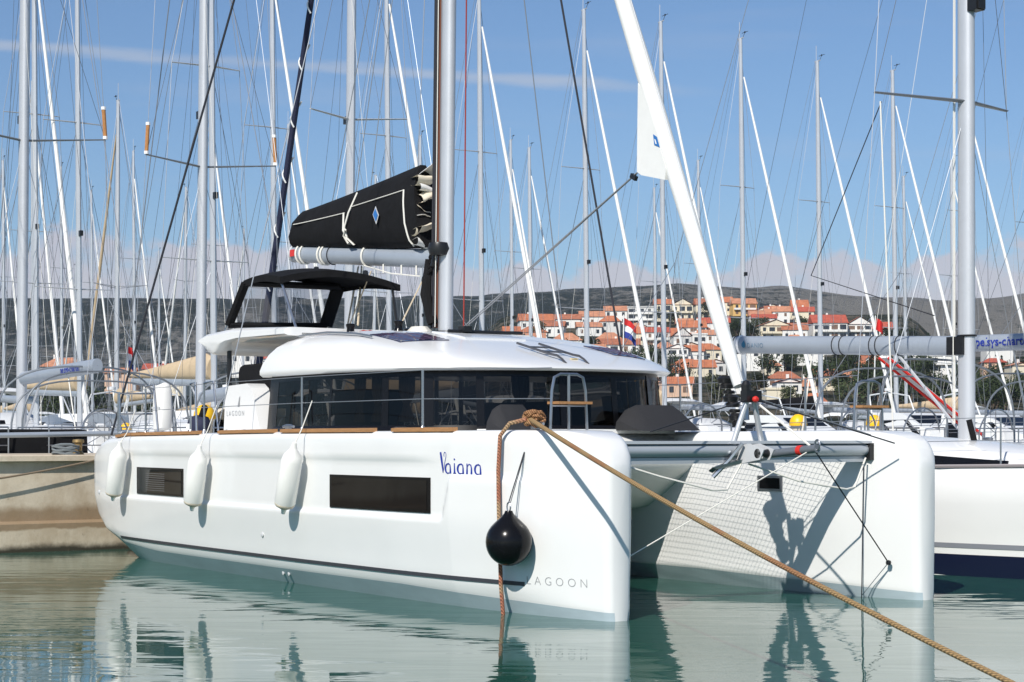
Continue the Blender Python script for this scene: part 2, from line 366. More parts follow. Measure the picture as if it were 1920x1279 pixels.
mb = MB(); sc = .19; ox = 0
ribbon(mb, [(.02, 1.12), (.10, .8), (.18, .45), (.25, .02)], [.14, .17, .15, .05], ox, sc, name_at)
ribbon(mb, [(.25, .02), (.38, .5), (.5, .85)]+arc(.42, .98, .10, .14, -30, 220, 10), [.04]*14, ox, sc, name_at)
for i, (ch, wd) in enumerate((('a', .62), ('i', .34), ('a', .62), ('n', .66), ('a', .6))):
    if i == 0: ox = .085
    if ch == 'a': lt_a(mb, ox, sc)
    if ch == 'i':
        ribbon(mb, [(.12, .56), (.13, .3), (.14, .0)], [.07, .09, .15], ox, sc, name_at); ribbon(mb, [(.02, .02), (.26, .02)], [.05, .05], ox, sc, name_at)
        ribbon(mb, [(.07, .76), (.17, .76)], [.09, .09], ox, sc, name_at)
    if ch == 'n':
        ribbon(mb, [(.1, .56), (.11, .3), (.1, .0)], [.08, .1, .15], ox, sc, name_at)
        ribbon(mb, [(.12, .38), (.25, .53), (.4, .48), (.45, .3), (.45, .0)], [.03, .06, .08, .1, .15], ox, sc, name_at)
    ox += wd*sc*1.06
mb.build('boat_name', BLUEP, near, 0, fix=False)
text_mesh('LAGOON', .118, lambda x, y: outer(.93-x, .305+y, .003), 'lettering', GREYL, near, space=1.62, bold=-.002)

# bridge deck, foredeck and aft beam between the hulls
mb = MB(); rr = []
for s, zt, zl in ((3.02, 1.56, 1.42), (3.10, 1.61, 1.34), (3.26, 1.67, 1.24), (3.5, 1.735, 1.08), (3.85, 1.79, .90), (5, 1.79, .72), (8, 1.60, .80), (10.6, 1.5, .80), (11.2, 1.35, .85)):
    rr.append([P(s, .25, zl), P(s, TC, zl-.03), P(s, 3.79, zl), P(s, 3.79, zt), P(s, TC, zt+.03), P(s, .25, zt)])
mb.loft(rr).build('bridge_deck', WHITE2, cat, 50)
# front crossbeam
mb = MB(); mb.tube([P(.57, .28, 1.59), P(.57, 3.76, 1.59)], .070, 14, (1, 1.1)); mb.box(P(.57, TC, 1.49), (.05, 3.3, .06))
xb = mb.build('crossbeam', mat('beam_grey', (.46, .49, .52), .35, metal=.3), cat)
MB().box(P(.57, TC, 1.672), (.15, 3.44, .03)).build('beam_cap', mat('beam_light', (.55, .57, .60), .35, metal=.2), xb)
for t in (.34, 3.70): MB().box(P(.57, t, 1.57), (.19, .08, .18)).build('end_fitting', BLACKP, xb)
# trampoline of real strands
mb = MB(); zt_ = 1.66
for i in range(40):
    s = .72+i*.06; mb.tube([P(s, .42, zt_), P(s, TC, zt_-.03), P(s, 3.62, zt_)], .0022, 4, cap=False)
for j in range(54):
    t = .42+j*.0604; d = .03*math.sin(math.pi*j/53); mb.tube([P(.70, t, zt_-d*.8), P(3.1, t, zt_-d)], .0022, 4, cap=False)
mb.build('trampoline_net', mat('net_white', (.62, .63, .62), .8), cat, 0)
# coachroof shell
OUTL = [(7.62, -.12), (7.1, -.14), (6.4, -.14), (5.8, -.12), (5.25, -.05), (4.75, .08), (4.35, .28), (4.02, .58), (3.70, 1.0), (3.52, 1.5), (3.42, TC)]
OUTL = OUTL + [(s-.10*min(1, (TC-t)/1.2), 2*TC-t+.16*min(1, (TC-t)/1.2)) for s, t in OUTL[-2::-1]]
def dens(pl, k=3):
    o = []
    for i in range(len(pl)-1):
        p0, p1, p2, p3 = pl[max(i-1, 0)], pl[i], pl[i+1], pl[min(i+2, len(pl)-1)]
        for q in range(k):
            u = q/k; o.append(tuple(.5*((2*b)+(-a+c)*u+(2*a-5*b+4*c-d)*u*u+(-a+3*b-3*c+d)*u**3) for a, b, c, d in zip(p0, p1, p2, p3)))
    return o+[pl[-1]]
OUTL = dens(OUTL); CS = 6.6
ZRT = [(3.4, 2.60), (4.2, 2.74), (4.8, 2.86), (5.8, 3.02), (6.6, 3.09), (8, 3.09)]
def ring(f, k, drop=0):
    r = []
    for s, t in OUTL:
        ss = CS+(s-CS)*f; tt = TC+(t-TC)*f
        if s > 7.45: ss = s-(1-f)*1.5 if f > .8 else max(CS, s-(1-f)*1.2)
        zz = 2.50+(lerp(ZRT, ss)-2.50)*k+drop; r.append(P(ss, tt, zz))
    return r
mb = MB(); mb.loft([ring(.93, 0, .0), ring(.985, 0, -.012), ring(1, 0, .02), ring(1.0, .12), ring(.985, .28), ring(.955, .47), ring(.915, .63), ring(.86, .76), ring(.76, .875), ring(.6, .95), ring(.4, .99), ring(.15, 1.0)])
roof = mb.build('coachroof', WHITE, cat, 50)
bv = BVHTree.FromPolygons(mb.v, mb.f)
def zr(s, t, up=0):
    h = bv.ray_cast(Vector((-s, t, 9)), Vector((0, 0, -1)))[0]; return P(s, t, (h.z if h else 3.0)+up)
# saloon: dark coaming, tinted wraparound glass, mullions, things inside
def wall(f, z, lo=0): return [P(CS+(s-CS)*f+(0 if s < 7.45 else -.05), TC+(t-TC)*f, z) for s, t in OUTL]
mb = MB(); mb.loft([wall(.985, 1.74), wall(.965, 1.86)], cap=False, close=False); mb.build('window_sill', BLACKG, cat)
mb = MB(); mb.loft([wall(.965, 1.86), wall(.945, 2.46)], cap=False, close=False); glz = mb.build('saloon_glazing', TGLASS, cat, 60, fix=False)
mb = MB(); mb.loft([wall(.948, 2.42), wall(.944, 2.52)], cap=False, close=False); mb.build('window_header', BLACKG, cat)
lo, hi = wall(.967, 1.84), wall(.946, 2.47); NO = len(OUTL)
for i, wd in ((1, .28), (9, .05), (15, .10), (19, .16), (23, .09), (29, .14), (33, .09), (37, .14), (41, .12), (46, .12), (51, .05), (58, .2)):
    i = min(i, NO-2); d = (lo[i+1]-lo[i]).normalized()*wd/2
    MB().add([lo[i]-d, lo[i]+d, hi[i]+d, hi[i]-d], [(0, 1, 2, 3)]).build('mullion', BLACKG, glz, 0, fix=False)
wi = wall(.93, 1.9); wj = wall(.915, 2.44)
for i in (3, 6, 12, 14, 17, 26, 44, 49):                 # tied-back curtains just inside the glass
    d = (wi[i+1]-wi[i]).normalized(); m = MB()
    def cf(u, v, i=i, d=d):
        wdt = .20-.13*math.exp(-((v-.35)/.16)**2); p = wi[i].lerp(wj[i], v); return p + d*(u-.5)*wdt*1.2 + Vector((.012*math.sin(u*22), .012*math.cos(u*22), 0))
    m.grid(cf, 14, 8).build('curtain', BEIGE, cat, 60)
MB().box(P(5.75, TC, 1.80), (3.4, 3.3, .04)).build('saloon_floor', DARKIN, cat)
MB().box(P(6.3, 3.25, 2.0), (1.8, .55, .36)).build('saloon_settee', mat('settee_grey', (.20, .19, .18), .9), cat)
MB().box(P(7.3, 1.3, 2.05), (.8, .6, .5)).box(P(7.3, 1.3, 2.32), (.86, .66, .04)).build('galley_counter', mat('galley_wood', (.20, .14, .09), .5), cat)
# white moulded quarter panel behind the windows, with the maker's name
pl = [(8.72, 1.78), (8.66, 2.36), (8.60, 2.40), (7.98, 2.42), (7.86, 2.36), (7.76, 2.2), (7.66, 1.95), (7.58, 1.78)]
qp = MB().prism(pl, lambda s, z: P(s, -.13, z), lambda s, z: P(s, .12, z)).build('quarter_panel', WHITE, cat, 30)
text_mesh('LAGOON', .10, lambda x, y: P(8.62-x, -.134, 2.0+y), 'lettering', GREYL, qp, space=1.5, bold=-.001)
MB().add([P(8.27, -.134, 2.12), P(8.21, -.134, 2.12), P(8.19, -.134, 2.26), P(8.22, -.134, 2.24)], [(0, 1, 2, 3)]).build('emblem', GREYL, qp, 0)
# roof aft over the cockpit
pl = [(10.22, 3.06), (10.16, 3.11), (9.95, 3.17), (9.1, 3.21), (7.4, 3.14), (7.4, 3.03), (8.9, 3.05), (9.3, 3.01), (9.55, 2.93), (9.72, 2.86), (9.9, 2.88)]
mb = MB(); rr = []
for t, k in ((.14, .55), (.17, .85), (.24, 1), (3.92, 1), (3.99, .85), (4.02, .55)): rr.append([P(9+(s-9)*(.96+.04*k), t, 3.08+(z-3.08)*k) for s, z in pl])
mb.loft(rr).build('cockpit_roof', WHITE, cat, 35)
MB().box(P(8.4, TC, 3.045), (2.0, 3.3, .05)).build('roof_lining', LGREY, cat)
for s, t in ((9.6, .35), (9.6, 3.7), (8.9, 3.7)): MB().tube([P(s, t, 1.6), P(s, t, 3.02)], .035, 8).build('roof_post', BLACKP, cat)
mb = MB()
for t in (.55, .95): pass
rr = [[P(8.05+a, .35, z+b), P(8.05+a, 1.1, z+b)] for a, z, b in ()]
def rbox(c, d, r=.05, n=4):                              # cushion: box with rounded edges in s-z, extruded across
    s0, s1, z0, z1 = c[0]-d[0]/2, c[0]+d[0]/2, c[2]-d[2]/2, c[2]+d[2]/2; pl = []
    for cx, cz, a in ((s1-r, z1-r, 0), (s0+r, z1-r, 90), (s0+r, z0+r, 180), (s1-r, z0+r, 270)):
        pl += [(cx+r*math.cos(R(a+90*i/n)), cz+r*math.sin(R(a+90*i/n))) for i in range(n+1)]
    t0, t1 = c[1]-d[1]/2, c[1]+d[1]/2; cs, cz = c[0], c[2]
    return MB().loft([[P(cs+(s-cs)*k, t, cz+(z-cz)*k) for s, z in pl] for t, k in ((t0, .9), (t0+r*.5, 1), (t1-r*.5, 1), (t1, .9))])
rbox((8.75, .55, 2.50), (1.35, .34, .44), .12).build('helm_seat', BLACKC, cat); rbox((9.1, .75, 2.20), (.8, .7, .16), .06).build('seat_base', BLACKC, cat)
for t in (.5, .95): MB().tube([P(8.95, t, 1.6), P(8.95, t, 2.15)], .05, 8).build('seat_post', BLACKP, cat)
# bimini over the helm: black canopy, black frame, clear curtain
mb = MB(); rr = []
for i in range(9):
    u = i/8; row = []
    for j in range(9):
        v = j/8; s = 9.25-u*1.15; t = .40+v*(1.45+.38*u); z = 3.80+.20*math.sin(math.pi*(.12+.8*v))+.05*math.sin(math.pi*u)-.03*u
        row.append(P(s, t, z))
    rr.append(row)
g = [p for r in rr for p in r]; fs = [(i*9+j, (i+1)*9+j, (i+1)*9+j+1, i*9+j+1) for i in range(8) for j in range(8)]
mb.add(g, fs); mb.add([p-Vector((0, 0, .035)) for p in g], [f[::-1] for f in fs])
ed = [(i, 0) for i in range(9)]+[(8, j) for j in range(1, 9)]+[(i, 8) for i in range(7, -1, -1)]+[(0, j) for j in range(7, 0, -1)]
ev = [rr[i][j] for i, j in ed]; n = len(ev); mb.add(ev+[p-Vector((0, 0, .09)) for p in ev], [(k, (k+1) % n, n+(k+1) % n, n+k) for k in range(n)])
bim = mb.build('bimini_top', BLACKC, cat, 40)
A = P(9.50, .30, 3.27); Bq = P(9.22, .42, 3.84); Cq = P(9.12, 1.80, 3.84); D = P(9.30, 1.70, 3.30)
def frame_bar(a, b, wd, th=.03): return MB().tube([a, b], wd/2, 4, (1, .4), up=(0, 1, 0))
cur = MB()
for a, b, wd in ((A, Bq, .16), (Bq, Cq, .17), (Cq, D, .21), (D, A, .15)): cur.tube([a, a.lerp(b, .5), b], wd/2, 8, (.55, 1))
cur = cur.build('curtain_frame', BLACKC, cat)
MB().add([A, Bq, Cq, D], [(0, 1, 2, 3)]).build('clear_curtain', CLEARV, cur, 0)
for a, b, m in ((P(8.2, .45, 3.84), P(7.75, .5, 3.05), STEEL), (P(9.25, .40, 3.84), P(9.6, .26, 3.12), STEEL), (P(8.15, 2.12, 3.84), P(8.1, 2.2, 3.1), BLACKP)):
    MB().tube([a, b], .018, 8).build('bimini_pole', m, cat)
# deck gear on the roof
def winch(s, t):
    p = zr(s, t, -.01); return MB().lathe([(0, 0), (.075, 0), (.07, .04), (.052, .07), (.05, .12), (.062, .15), (.062, .17), (.03, .18), (0, .18)], 14, p).build('winch', BLACKG, cat)
winch(7.25, 1.0); winch(6.95, 1.55); winch(7.3, 1.9)
for s, t in ((7.35, .72), (7.15, 1.18)):
    p = zr(s, t, .0); m = MB()
    for k in range(5): m.tube([p+Vector((math.cos(a)*(.19-.03*k), math.sin(a)*(.15-.025*k), .012+.008*k+.006*math.sin(3*a))) for a in [i*2*math.pi/16 for i in range(17)]], .014, 5)
    m.build('coiled_line', REDROPE, cat)
m = MB(); p = zr(6.85, 1.8, 0)
for k in range(4): m.tube([p+Vector((math.cos(a)*(.2-.02*k), math.sin(a)*(.14-.015*k), .02+.016*k)) for a in [i*2*math.pi/16 for i in range(17)]], .012, 5)
m.build('coiled_line', WROPE, cat)
def panel(s0, s1, t0, t1, name, m, up=.012, n=6):
    mb = MB(); f = lambda u, v: zr(s0+(s1-s0)*u, t0+(t1-t0)*v, up); mb.grid(f, n, n)
    per = [(i/n, 0) for i in range(n+1)]+[(1, j/n) for j in range(1, n+1)]+[(i/n, 1) for i in range(n-1, -1, -1)]+[(0, j/n) for j in range(n-1, 0, -1)]
    a = [f(u, v) for u, v in per]; k = len(a); mb.add(a+[p-Vector((0, 0, .02)) for p in a], [(i, (i+1) % k, k+(i+1) % k, k+i) for i in range(k)]); return mb.build(name, m, cat, 30)
for a, b, c, d in ((5.1, 5.85, .52, 1.2), (4.35, 5.0, 3.12, 3.6)):
    sp = panel(a, b, c, d, 'solar_panel', SOLAR); m = MB()
    for k in range(1, 7): m.tube([zr(a+(b-a)*k/7, c+(d-c)*q/4, .014) for q in range(5)], .0022, 3)
    for k in range(1, 4): m.tube([zr(a+(b-a)*q/6, c+(d-c)*k/4, .014) for q in range(7)], .0022, 3)
    m.build('cell_lines', mat('cell_line_red', (.10, .06, .10), .4), sp, 0)
for s0, s1, t0, t1 in ((5.3, 6.1, 1.55, 2.45),): panel(s0, s1, t0, t1, 'roof_hatch', mat('hatch_grey', (.62, .64, .66), .2), .02)
MB().tube([zr(7.3-.35*i, .28+.02*i, .035) for i in range(6)], .014, 6).build('boat_hook', STEEL, cat)
tr_ = MB().tube([zr(5.95, 1.70+.056*i, .04) for i in range(21)], .022, 6).build('jib_track', BLACKP, cat)
MB().box(zr(5.95, 1.95, .07), (.14, .12, .07)).build('track_car', BLACKP, tr_)
# curved grab ladder on the front of the roof
lad = MB(); rails = []
for t in (1.92, 2.24):
    pt = [zr(s, t, .04) for s in (4.7, 4.45, 4.15, 3.98)] + [zr(3.85, t, .05), zr(3.75, t, .03), P(3.66, t, 2.58)]
    rails.append(pt); lad.tube(pt, .015, 6)
for k in (1, 2): lad.tube([rails[0][k], rails[1][k]], .022, 6, (.5, 1.4))
lad.build('roof_ladder', mat('dark_steel', (.12, .12, .13), .3, metal=.6), cat)
p = zr(3.9, 2.2, .004); MB().box(p, (.05, .09, .006)).build('warning_sticker', mat('sticker_yellow', (.8, .55, .05), .5), cat)
# sunbathing backrests ahead of the windows
for t0, t1, s0, s1, h in ((.70, 1.20, 3.12, 3.48, .27), (2.45, 3.35, 2.95, 3.42, .28)):
    pl = [(s1, 1.80), (s1-.02, 1.80+h), (s1-.10, 1.82+h), (s0+.08, 1.86), (s0, 1.80)]
    mb = MB(); w_ = t1-t0; rr = []
    for u, k in ((0, .35), (.14, .85), (.26, 1), (.85, 1), (1, .75)): rr.append([P(s, t0+w_*u, 1.80+(z-1.80)*k) for s, z in pl])
    mb.loft(rr).build('sun_lounge_backrest', CHARC, cat, 40)
panel_ = MB().box(P(3.55, TC, 1.79), (.3, 2.6, .05)).build('foredeck_cushion', WHITE2, cat)

# mast, boom, sail
MB_ = 1; ms = (6.54, 3.06); mtop = (6.9, 17.4)
mast = MB().tube([P(6.54, TC, 3.04), P(6.40, TC, 10), P(6.25, TC, 17.4)], [.083, .083, .075], 20, (1.35, 1), up=(1, 0, 0)).build('mast', ALU, cat)
MB().lathe([(0, 0), (.19, 0), (.19, .03), (.15, .05), (0, .05)], 20, P(6.54, TC, 3.05)).build('mast_step', BLACKP, mast)
MB().tube([P(6.66, TC-.02, 3.1), P(6.52, TC-.02, 10), P(6.37, TC, 17.2)], .022, 6).build('sail_track', mat('track_grey', (.25, .26, .28), .4), mast)
for dx, dy, m, r in ((.20, -.05, BRROPE, .012), (.25, .0, BRROPE, .010), (.19, .06, DARKW, .010), (.23, -.07, DARKW, .013), (.17, -.02, BRROPE, .016), (.28, -.04, BRROPE, .013), (.15, -.09, DARKW, .013), (.02, -.14, WROPE, .007), (-.30, .10, REDROPE, .010)):
    MB().tube([P(6.56+dx, TC+dy, 3.15), P(6.42+dx*.9, TC+dy, 10), P(6.3+dx*.3, TC+dy*.4, 17.2)], r, 5).build('halyard', m, mast)
m = MB()
for k in range(7): m.tube([P(6.78+.06*math.cos(a), TC-.06+.07*math.sin(a)+.01*k, 3.72+.20*math.sin(a*.5)+.06*k) for a in [i*2*math.pi/10 for i in range(11)]], .022, 5)
m.build('halyard_coil', BLACKC, mast)
MB().lathe([(0, -.09), (.12, -.08), (.15, 0), (.13, .08), (0, .10)], 12, P(6.54, TC-.10, 4.16)).tube([P(6.6, TC-.1, 4.2), P(6.68, TC-.12, 3.95)], .03, 6).build('gooseneck', BLACKP, mast)
MB().tube([P(6.74, TC-.08, 3.2), P(6.86, TC-.1, 3.6), P(6.80, TC-.1, 4.05)], [.07, .09, .05], 8).build('halyard_bag', BLACKC, mast)
ZA, ZF, SA, SF = 4.47, 4.05, 10.92, 6.70                  # boom ends
def bz(s): return ZF+(ZA-ZF)*(s-SF)/(SA-SF)
boom = MB().tube([P(SA, TC, ZA), P(SF, TC, ZF)], .112, 18, (1.12, .85), up=(0, 0, 1)).build('boom', ALUG, cat)
MB().tube([P(SA+.05, TC, ZA+.01), P(SA, TC, ZA)], .116, 18, (1.12, .85), up=(0, 0, 1)).build('end_cap', LGREY, boom)
MB().box(P(SA-.10, TC-.102, ZA), (.14, .012, .10)).build('red_badge', REDP, boom)
for s in (10.70, 10.57, 10.0, 9.9, 8.65): MB().tube([P(s, TC+.108*math.cos(a), bz(s)+.138*math.sin(a)) for a in [i*2*math.pi/18 for i in range(19)]], .018, 5).build('reef_line', WROPE, boom)
for s, m in ((9.7, DARKW), (8.65, DARKW)): MB().tube([P(s, TC+.106*math.cos(a), bz(s)+.136*math.sin(a)) for a in [i*2*math.pi/18 for i in range(19)]], .008, 5).build('reef_line', m, boom)
MB().tube([P(8.65, TC-.06, bz(8.65)-.13), P(7.9, TC-.06, bz(7.9)-.22), P(7.1, TC-.06, bz(7.1)-.24)], .009, 5).build('lazy_line', WROPE, boom)
for s in (8.1, 7.6, 7.2): MB().tube([P(s, TC-.06, bz(s)-.22), P(s, TC-.06, bz(s)-.10)], .014, 5).build('line_loop', WROPE, boom)
for s, z in ((8.65, -.26), (7.02, -.30), (10.15, -.24)): MB().lathe([(0, -.07), (.035, -.06), (.045, 0), (.035, .06), (0, .07)], 8, P(s, TC-.04, bz(s)+z)).build('block', BLACKP, boom)
for s in (8.5, 7.0): MB().tube([P(s, TC-.03, bz(s)-.2), P(s+.2, TC-.3, 3.2)], .010, 5).build('mainsheet', mat('sheet_cream', (.62, .52, .38), .9), boom)
for s in (9.3, 9.2): MB().tube([P(s, TC+.2, bz(9.3)-.15), P(8.2+(s-9.2)*3, TC-.4, 3.25)], .014, 5).build('mainsheet', mat('sheet_cream', (.62, .52, .38), .9), boom)
# black zip bag around the lowered sail
def bag_h(u): return .50+.62*u**1.1
NB = 28; rr = []
for i in range(NB+1):
    u = i/NB; s = 10.72+(7.12-10.72)*u; h = bag_h(u); b0 = bz(s)+.12; wv = .014*math.sin(u*31)+.01*math.sin(u*13+1); wd = .15+.06*u
    if u == 0: h *= .93
    pr = [(-.07, 0), (-wd*.8, .10), (-wd-wv, .30), (-wd*.98+wv, .55), (-wd*.86-wv, .72), (-wd*.5, .90), (-.04, 1.0), (.04, 1.0), (wd*.5, .90), (wd*.86, .72), (wd, .5), (wd, .3), (wd*.8, .10), (.07, 0)]
    lean = -.18*u*0
    rr.append([P(s + (.16*(1-z) if i == 0 else (-.26*(1-z)*u**6 if u > .8 else 0)), TC+y, b0+z*h) for y, z in pr])
bag = MB().loft(rr).build('sail_bag', BLACKC, cat, 60)
def bagp(u, z, off=.01):
    s = 10.72-3.60*u; wd = .15+.06*u; prof = [(0, .07), (.10, wd*.8), (.30, wd), (.55, wd*.98), (.72, wd*.86), (.90, wd*.5), (1, .04)]
    return P(s-(.26*(1-z)*u**6 if u > .8 else 0), TC-lerp(prof, z)-off, bz(s)+.12+z*bag_h(u))
MB().tube([bagp(.01+.015*i, .62 if i < 31 else .62, .012) for i in range(0, 32)], .007, 5).build('cover_piping', WROPE, bag)
MB().tube([bagp(.52+.0125*i, .70+.02*i/34, .012) for i in range(0, 34)], .007, 5).build('cover_piping', WROPE, bag)
MB().tube([bagp(.935, .72-.7*i/10, .015) for i in range(11)], .014, 5).build('cover_piping', WROPE, bag)
MB().tube([bagp(.47, .62, .015), bagp(.475, .3, .02), bagp(.50, .18, .03)], .018, 5).build('cover_tie', WROPE, bag)
MB().tube([bagp(.53, .95, .015), bagp(.52, .6, .03), bagp(.495, .35, .04), bagp(.50, .15, .03), bagp(.53, .04, .03), bagp(.50, .06, .05), bagp(.48, .2, .04), bagp(.51, .3, .05)], .016, 5).build('cover_tie', WROPE, bag)
MB().add([bagp(.755, .33, .03), bagp(.775, .46, .03), bagp(.745, .60, .03), bagp(.725, .48, .03)], [(0, 1, 2, 3)]).build('badge_border', LGREY, bag, 0)
MB().add([bagp(.7535, .37, .036), bagp(.769, .46, .036), bagp(.7465, .565, .036), bagp(.731, .48, .036)], [(0, 1, 2, 3)]).build('sail_badge', LBLUE, bag, 0)
# folds of the cream mainsail spilling out at the mast
frn = random.Random(4)
fz_l = [.06, .17, .26, .39, .47, .60, .70, .82]
fr_l = [(frn.uniform(.55, 1.05), frn.uniform(-.05, .05), frn.uniform(.02, .07)) for _ in fz_l]
for k, z in enumerate(fz_l):
    m = MB()
    def ff(u, v, k=k, z=z):
        a = math.pi*(v-.5); h = bag_h(1); s = 7.19-.42*math.cos(a)*fr_l[k][0]*(1.02-.2*z); return P(s+.0*u, TC-.15-.05*math.cos(a)+.07*u*4*.8-.02*math.sin(5*u+k), bz(7)+.12+h*(z+fr_l[k][2]*math.sin(a)+(u-.5)*fr_l[k][1]*1.6+.012*math.sin(k*2+u*5)+.02*math.sin(3*a+k)))
    m.grid(ff, 4, 10).build('sail_fold', SAILC if k % 3 else SAILW, cat, 80)
m = MB(); m.grid(lambda u, v: P(7.17-.42*u, TC-.10+.20*v, bz(7)+.12+bag_h(1)*(.86+.14*v*0+.10*u+.06*math.sin(3*v))), 4, 6).build('sail_head', SAILW, cat, 80)
for u, z0 in ((.50, 1), (.98, 1), (.62, 1), (.30, 1)): MB().tube([bagp(u, 1, 0), P(6.4, TC-.10, 12+2*u)], .007, 4).build('lazy_jack', WIRE, cat)
# jib furled on its stay, its clew left out as a flap
def jl(z): return .62+(z-2.1)/2.19
jib = MB().tube([P(jl(z), TC, z) for z in (2.25, 2.6, 3.5, 4.5, 5.5, 8, 11, 14.6)], [.06, .075, .085, .095, .105, .085, .07, .04], 12).build('furled_jib', SAILW, cat)
pl = [(2.28, 5.62), (2.30, 4.65), (2.22, 4.60), (1.80, 4.50), (1.78, 4.62), (2.16, 5.5)]
MB().prism([(s, z) for s, z in pl], lambda s, z: P(s, TC-.10, z), lambda s, z: P(s, TC-.06, z)).build('clew_flap', SAILW, jib, 30)
def fl(s, z): return P(s, TC-.106, z)
MB().add([fl(2.00, 5.02), fl(1.93, 4.98), fl(1.88, 4.86), fl(1.98, 4.90)], [(0, 1, 2, 3)]).build('sail_emblem', LBLUE, jib, 0)
MB().add([fl(1.975, 4.965-.0), fl(1.95, 4.95), fl(1.93, 4.90), fl(1.955, 4.91)], [(0, 1, 2, 3)]).build('emblem_wave', FLAGW, jib, 0, loc=(0, -.003, 0))
MB().tube([P(.57, TC, 1.9), P(.62, TC, 2.3)], .03, 8).build('stay_tang', STEEL, jib)
for dy in (-.02, .02): MB().tube([P(2.32, TC-.08+dy*.3, 4.64), P(5.95, 1.95+dy, zr(5.95, 1.95).z+.1)], .008, 5).build('jib_sheet', mat('sheet_grey', (.25, .26, .28), .8), jib)
MB().box(P(2.38, TC-.08, 4.60), (.10, .04, .05), M=Matrix.Rotation(R(30), 3, 'Y')).build('clew_block', BLACKP, jib)
m = MB()
for k in range(9): m.tube([P(.66+.075*k*.42+.05*math.cos(a), TC+.05*math.sin(a), 1.80+.065*k) for a in [i*2*math.pi/10 for i in range(11)]], .020+.012*(k % 3), 5)
m.build('furling_drum', BLACKP, jib)
# tripod, sprit and bow roller on the beam
fb = MB(); apx = P(.50, TC, 2.12)
leg_l = MB().tube([apx+Vector((0, -.05, 0)), P(.57, TC-.22, 1.56)], .030, 10).build('tripod_leg', ALU, cat)
leg_r = MB().tube([apx+Vector((0, .03, 0)), P(.57, TC+.22, 1.60)], .030, 10).build('tripod_leg', ALU, cat)
MB().box(P(.50, TC, 2.14), (.10, .20, .12)).lathe([(0, 0), (.05, 0), (.055, .06), (.03, .10), (0, .11)], 10, P(.52, TC-.05, 2.2)).build('tripod_head', BLACKP, cat)
MB().lathe([(0, 0), (.028, .01), (.034, .035), (.022, .06), (0, .065)], 12, P(.44, TC-.02, 2.11), Matrix.Rotation(R(90), 3, 'Y')).build('red_fitting', REDP, cat)
spr = MB().tube([P(.50, TC+.02, 1.53), P(-.46, TC+.02, 1.615)], .042, 12).build('bowsprit', ALUD, cat)
MB().lathe([(0, -.03), (.05, -.03), (.052, 0), (.05, .03), (0, .03)], 12, P(-.22, TC+.02, 1.594), Matrix.Rotation(R(90), 3, 'Y')).build('red_ring', REDP, spr)
MB().tube([P(-.46, TC+.02, 1.60)+Vector((.0+.035*math.cos(a), 0, .05+.05*math.sin(a))) for a in [i*2*math.pi/12 for i in range(13)]], .010, 5).build('sprit_eye', STEEL, spr)
MB().tube([apx+Vector((0, .04, -.02)), P(-.36, TC+.02, 1.64)], .012, 6).build('sprit_stay', WROPE, spr)
MB().tube([P(-.44, TC+.02, 1.58), P(.28, 3.74, .39)], .007, 5).build('sprit_stay', DARKW, spr)
MB().tube([P(-.34, TC, 1.58), P(.35, .30, .55)], .006, 5).build('sprit_stay', WROPE, spr)
pl = [(.76, 1.62), (.34, 1.66), (.12, 1.60), (.18, 1.50), (.45, 1.46), (.72, 1.50)]
for t in (TC-.16, TC-.03): MB().prism(pl, lambda s, z, t=t: P(s, t, z), lambda s, z, t=t: P(s, t+.012, z)).build('anchor_cheek', LGREY, cat, 0)
MB().lathe([(0, -.07), (.05, -.07), (.03, 0), (.05, .07), (0, .07)], 12, P(.22, TC-.09, 1.56), Matrix.Rotation(R(90), 3, 'X')).build('anchor_roller', BLACKP, cat)
m = MB(); m.tube([P(.40, TC-.20, 1.66), P(.50, TC-.28, 1.50), P(.60, TC-.42, 1.32)], .022, 6); m.loft([[P(.56, TC-.46, 1.42), P(.70, TC-.40, 1.38), P(.66, TC-.38, 1.36), P(.54, TC-.42, 1.40)], [P(.44, TC-.16, 1.50), P(.62, TC-.12, 1.50), P(.60, TC-.10, 1.44), P(.46, TC-.14, 1.46)]])
tag(m.build('anchor', STEEL, None, 20), 'steel anchor hanging from the roller on the catamaran crossbeam', 'anchor').matrix_world = CM
for a, b, m, r in ((apx, P(.2, .5, 1.78), DARKW, .007), (apx, P(.1, 3.65, 1.66), DARKW, .008), (apx+Vector((0, 0, .02)), P(.4, 3.6, 1.75), WIRE, .005)): MB().tube([a, b], r, 5).build('beam_stay', m, cat)
for pts in ([P(.55, .40, 1.46), P(.45, .8, 1.34), P(.3, 1.35, 1.2), P(.32, 1.55, 1.2), P(.5, TC-.1, 1.5)], [P(.6, TC+.05, 1.45), P(.42, 2.6, 1.27), P(.3, 3.15, 1.18), P(.33, 3.3, 1.2), P(.5, 3.62, 1.5)]):
    MB().tube(pts, .010, 6).build('bridle_line', WROPE, cat)
MB().tube([P(.57, 3.66, 1.5), P(.6, 3.66, .0)], .006, 5).build('bridle_line', DARKW, cat)
MB().tube([P(.28, 3.74, .39), P(.6, 3.66, .02)], .005, 5).build('bridle_line', WIRE, cat)
MB().lathe([(0, -.03), (.025, -.02), (.03, 0), (.025, .02), (0, .03)], 8, P(.28, 3.74, .39)).build('bridle_block', BLACKP, cat)
# escape hatch on the inside of the far hull
def inn(s, z, o): return P(s, 2*TC-hw(s, z, False)-o, z)
patch(1.62, 1.97, 1.12, 1.29, .012, 4, 3, .016, inn).build('escape_hatch', STEEL, far, 20)
patch(1.655, 1.935, 1.145, 1.265, .016, 4, 3, .006, inn).build('hatch_pane', DGLASS, far, 20)
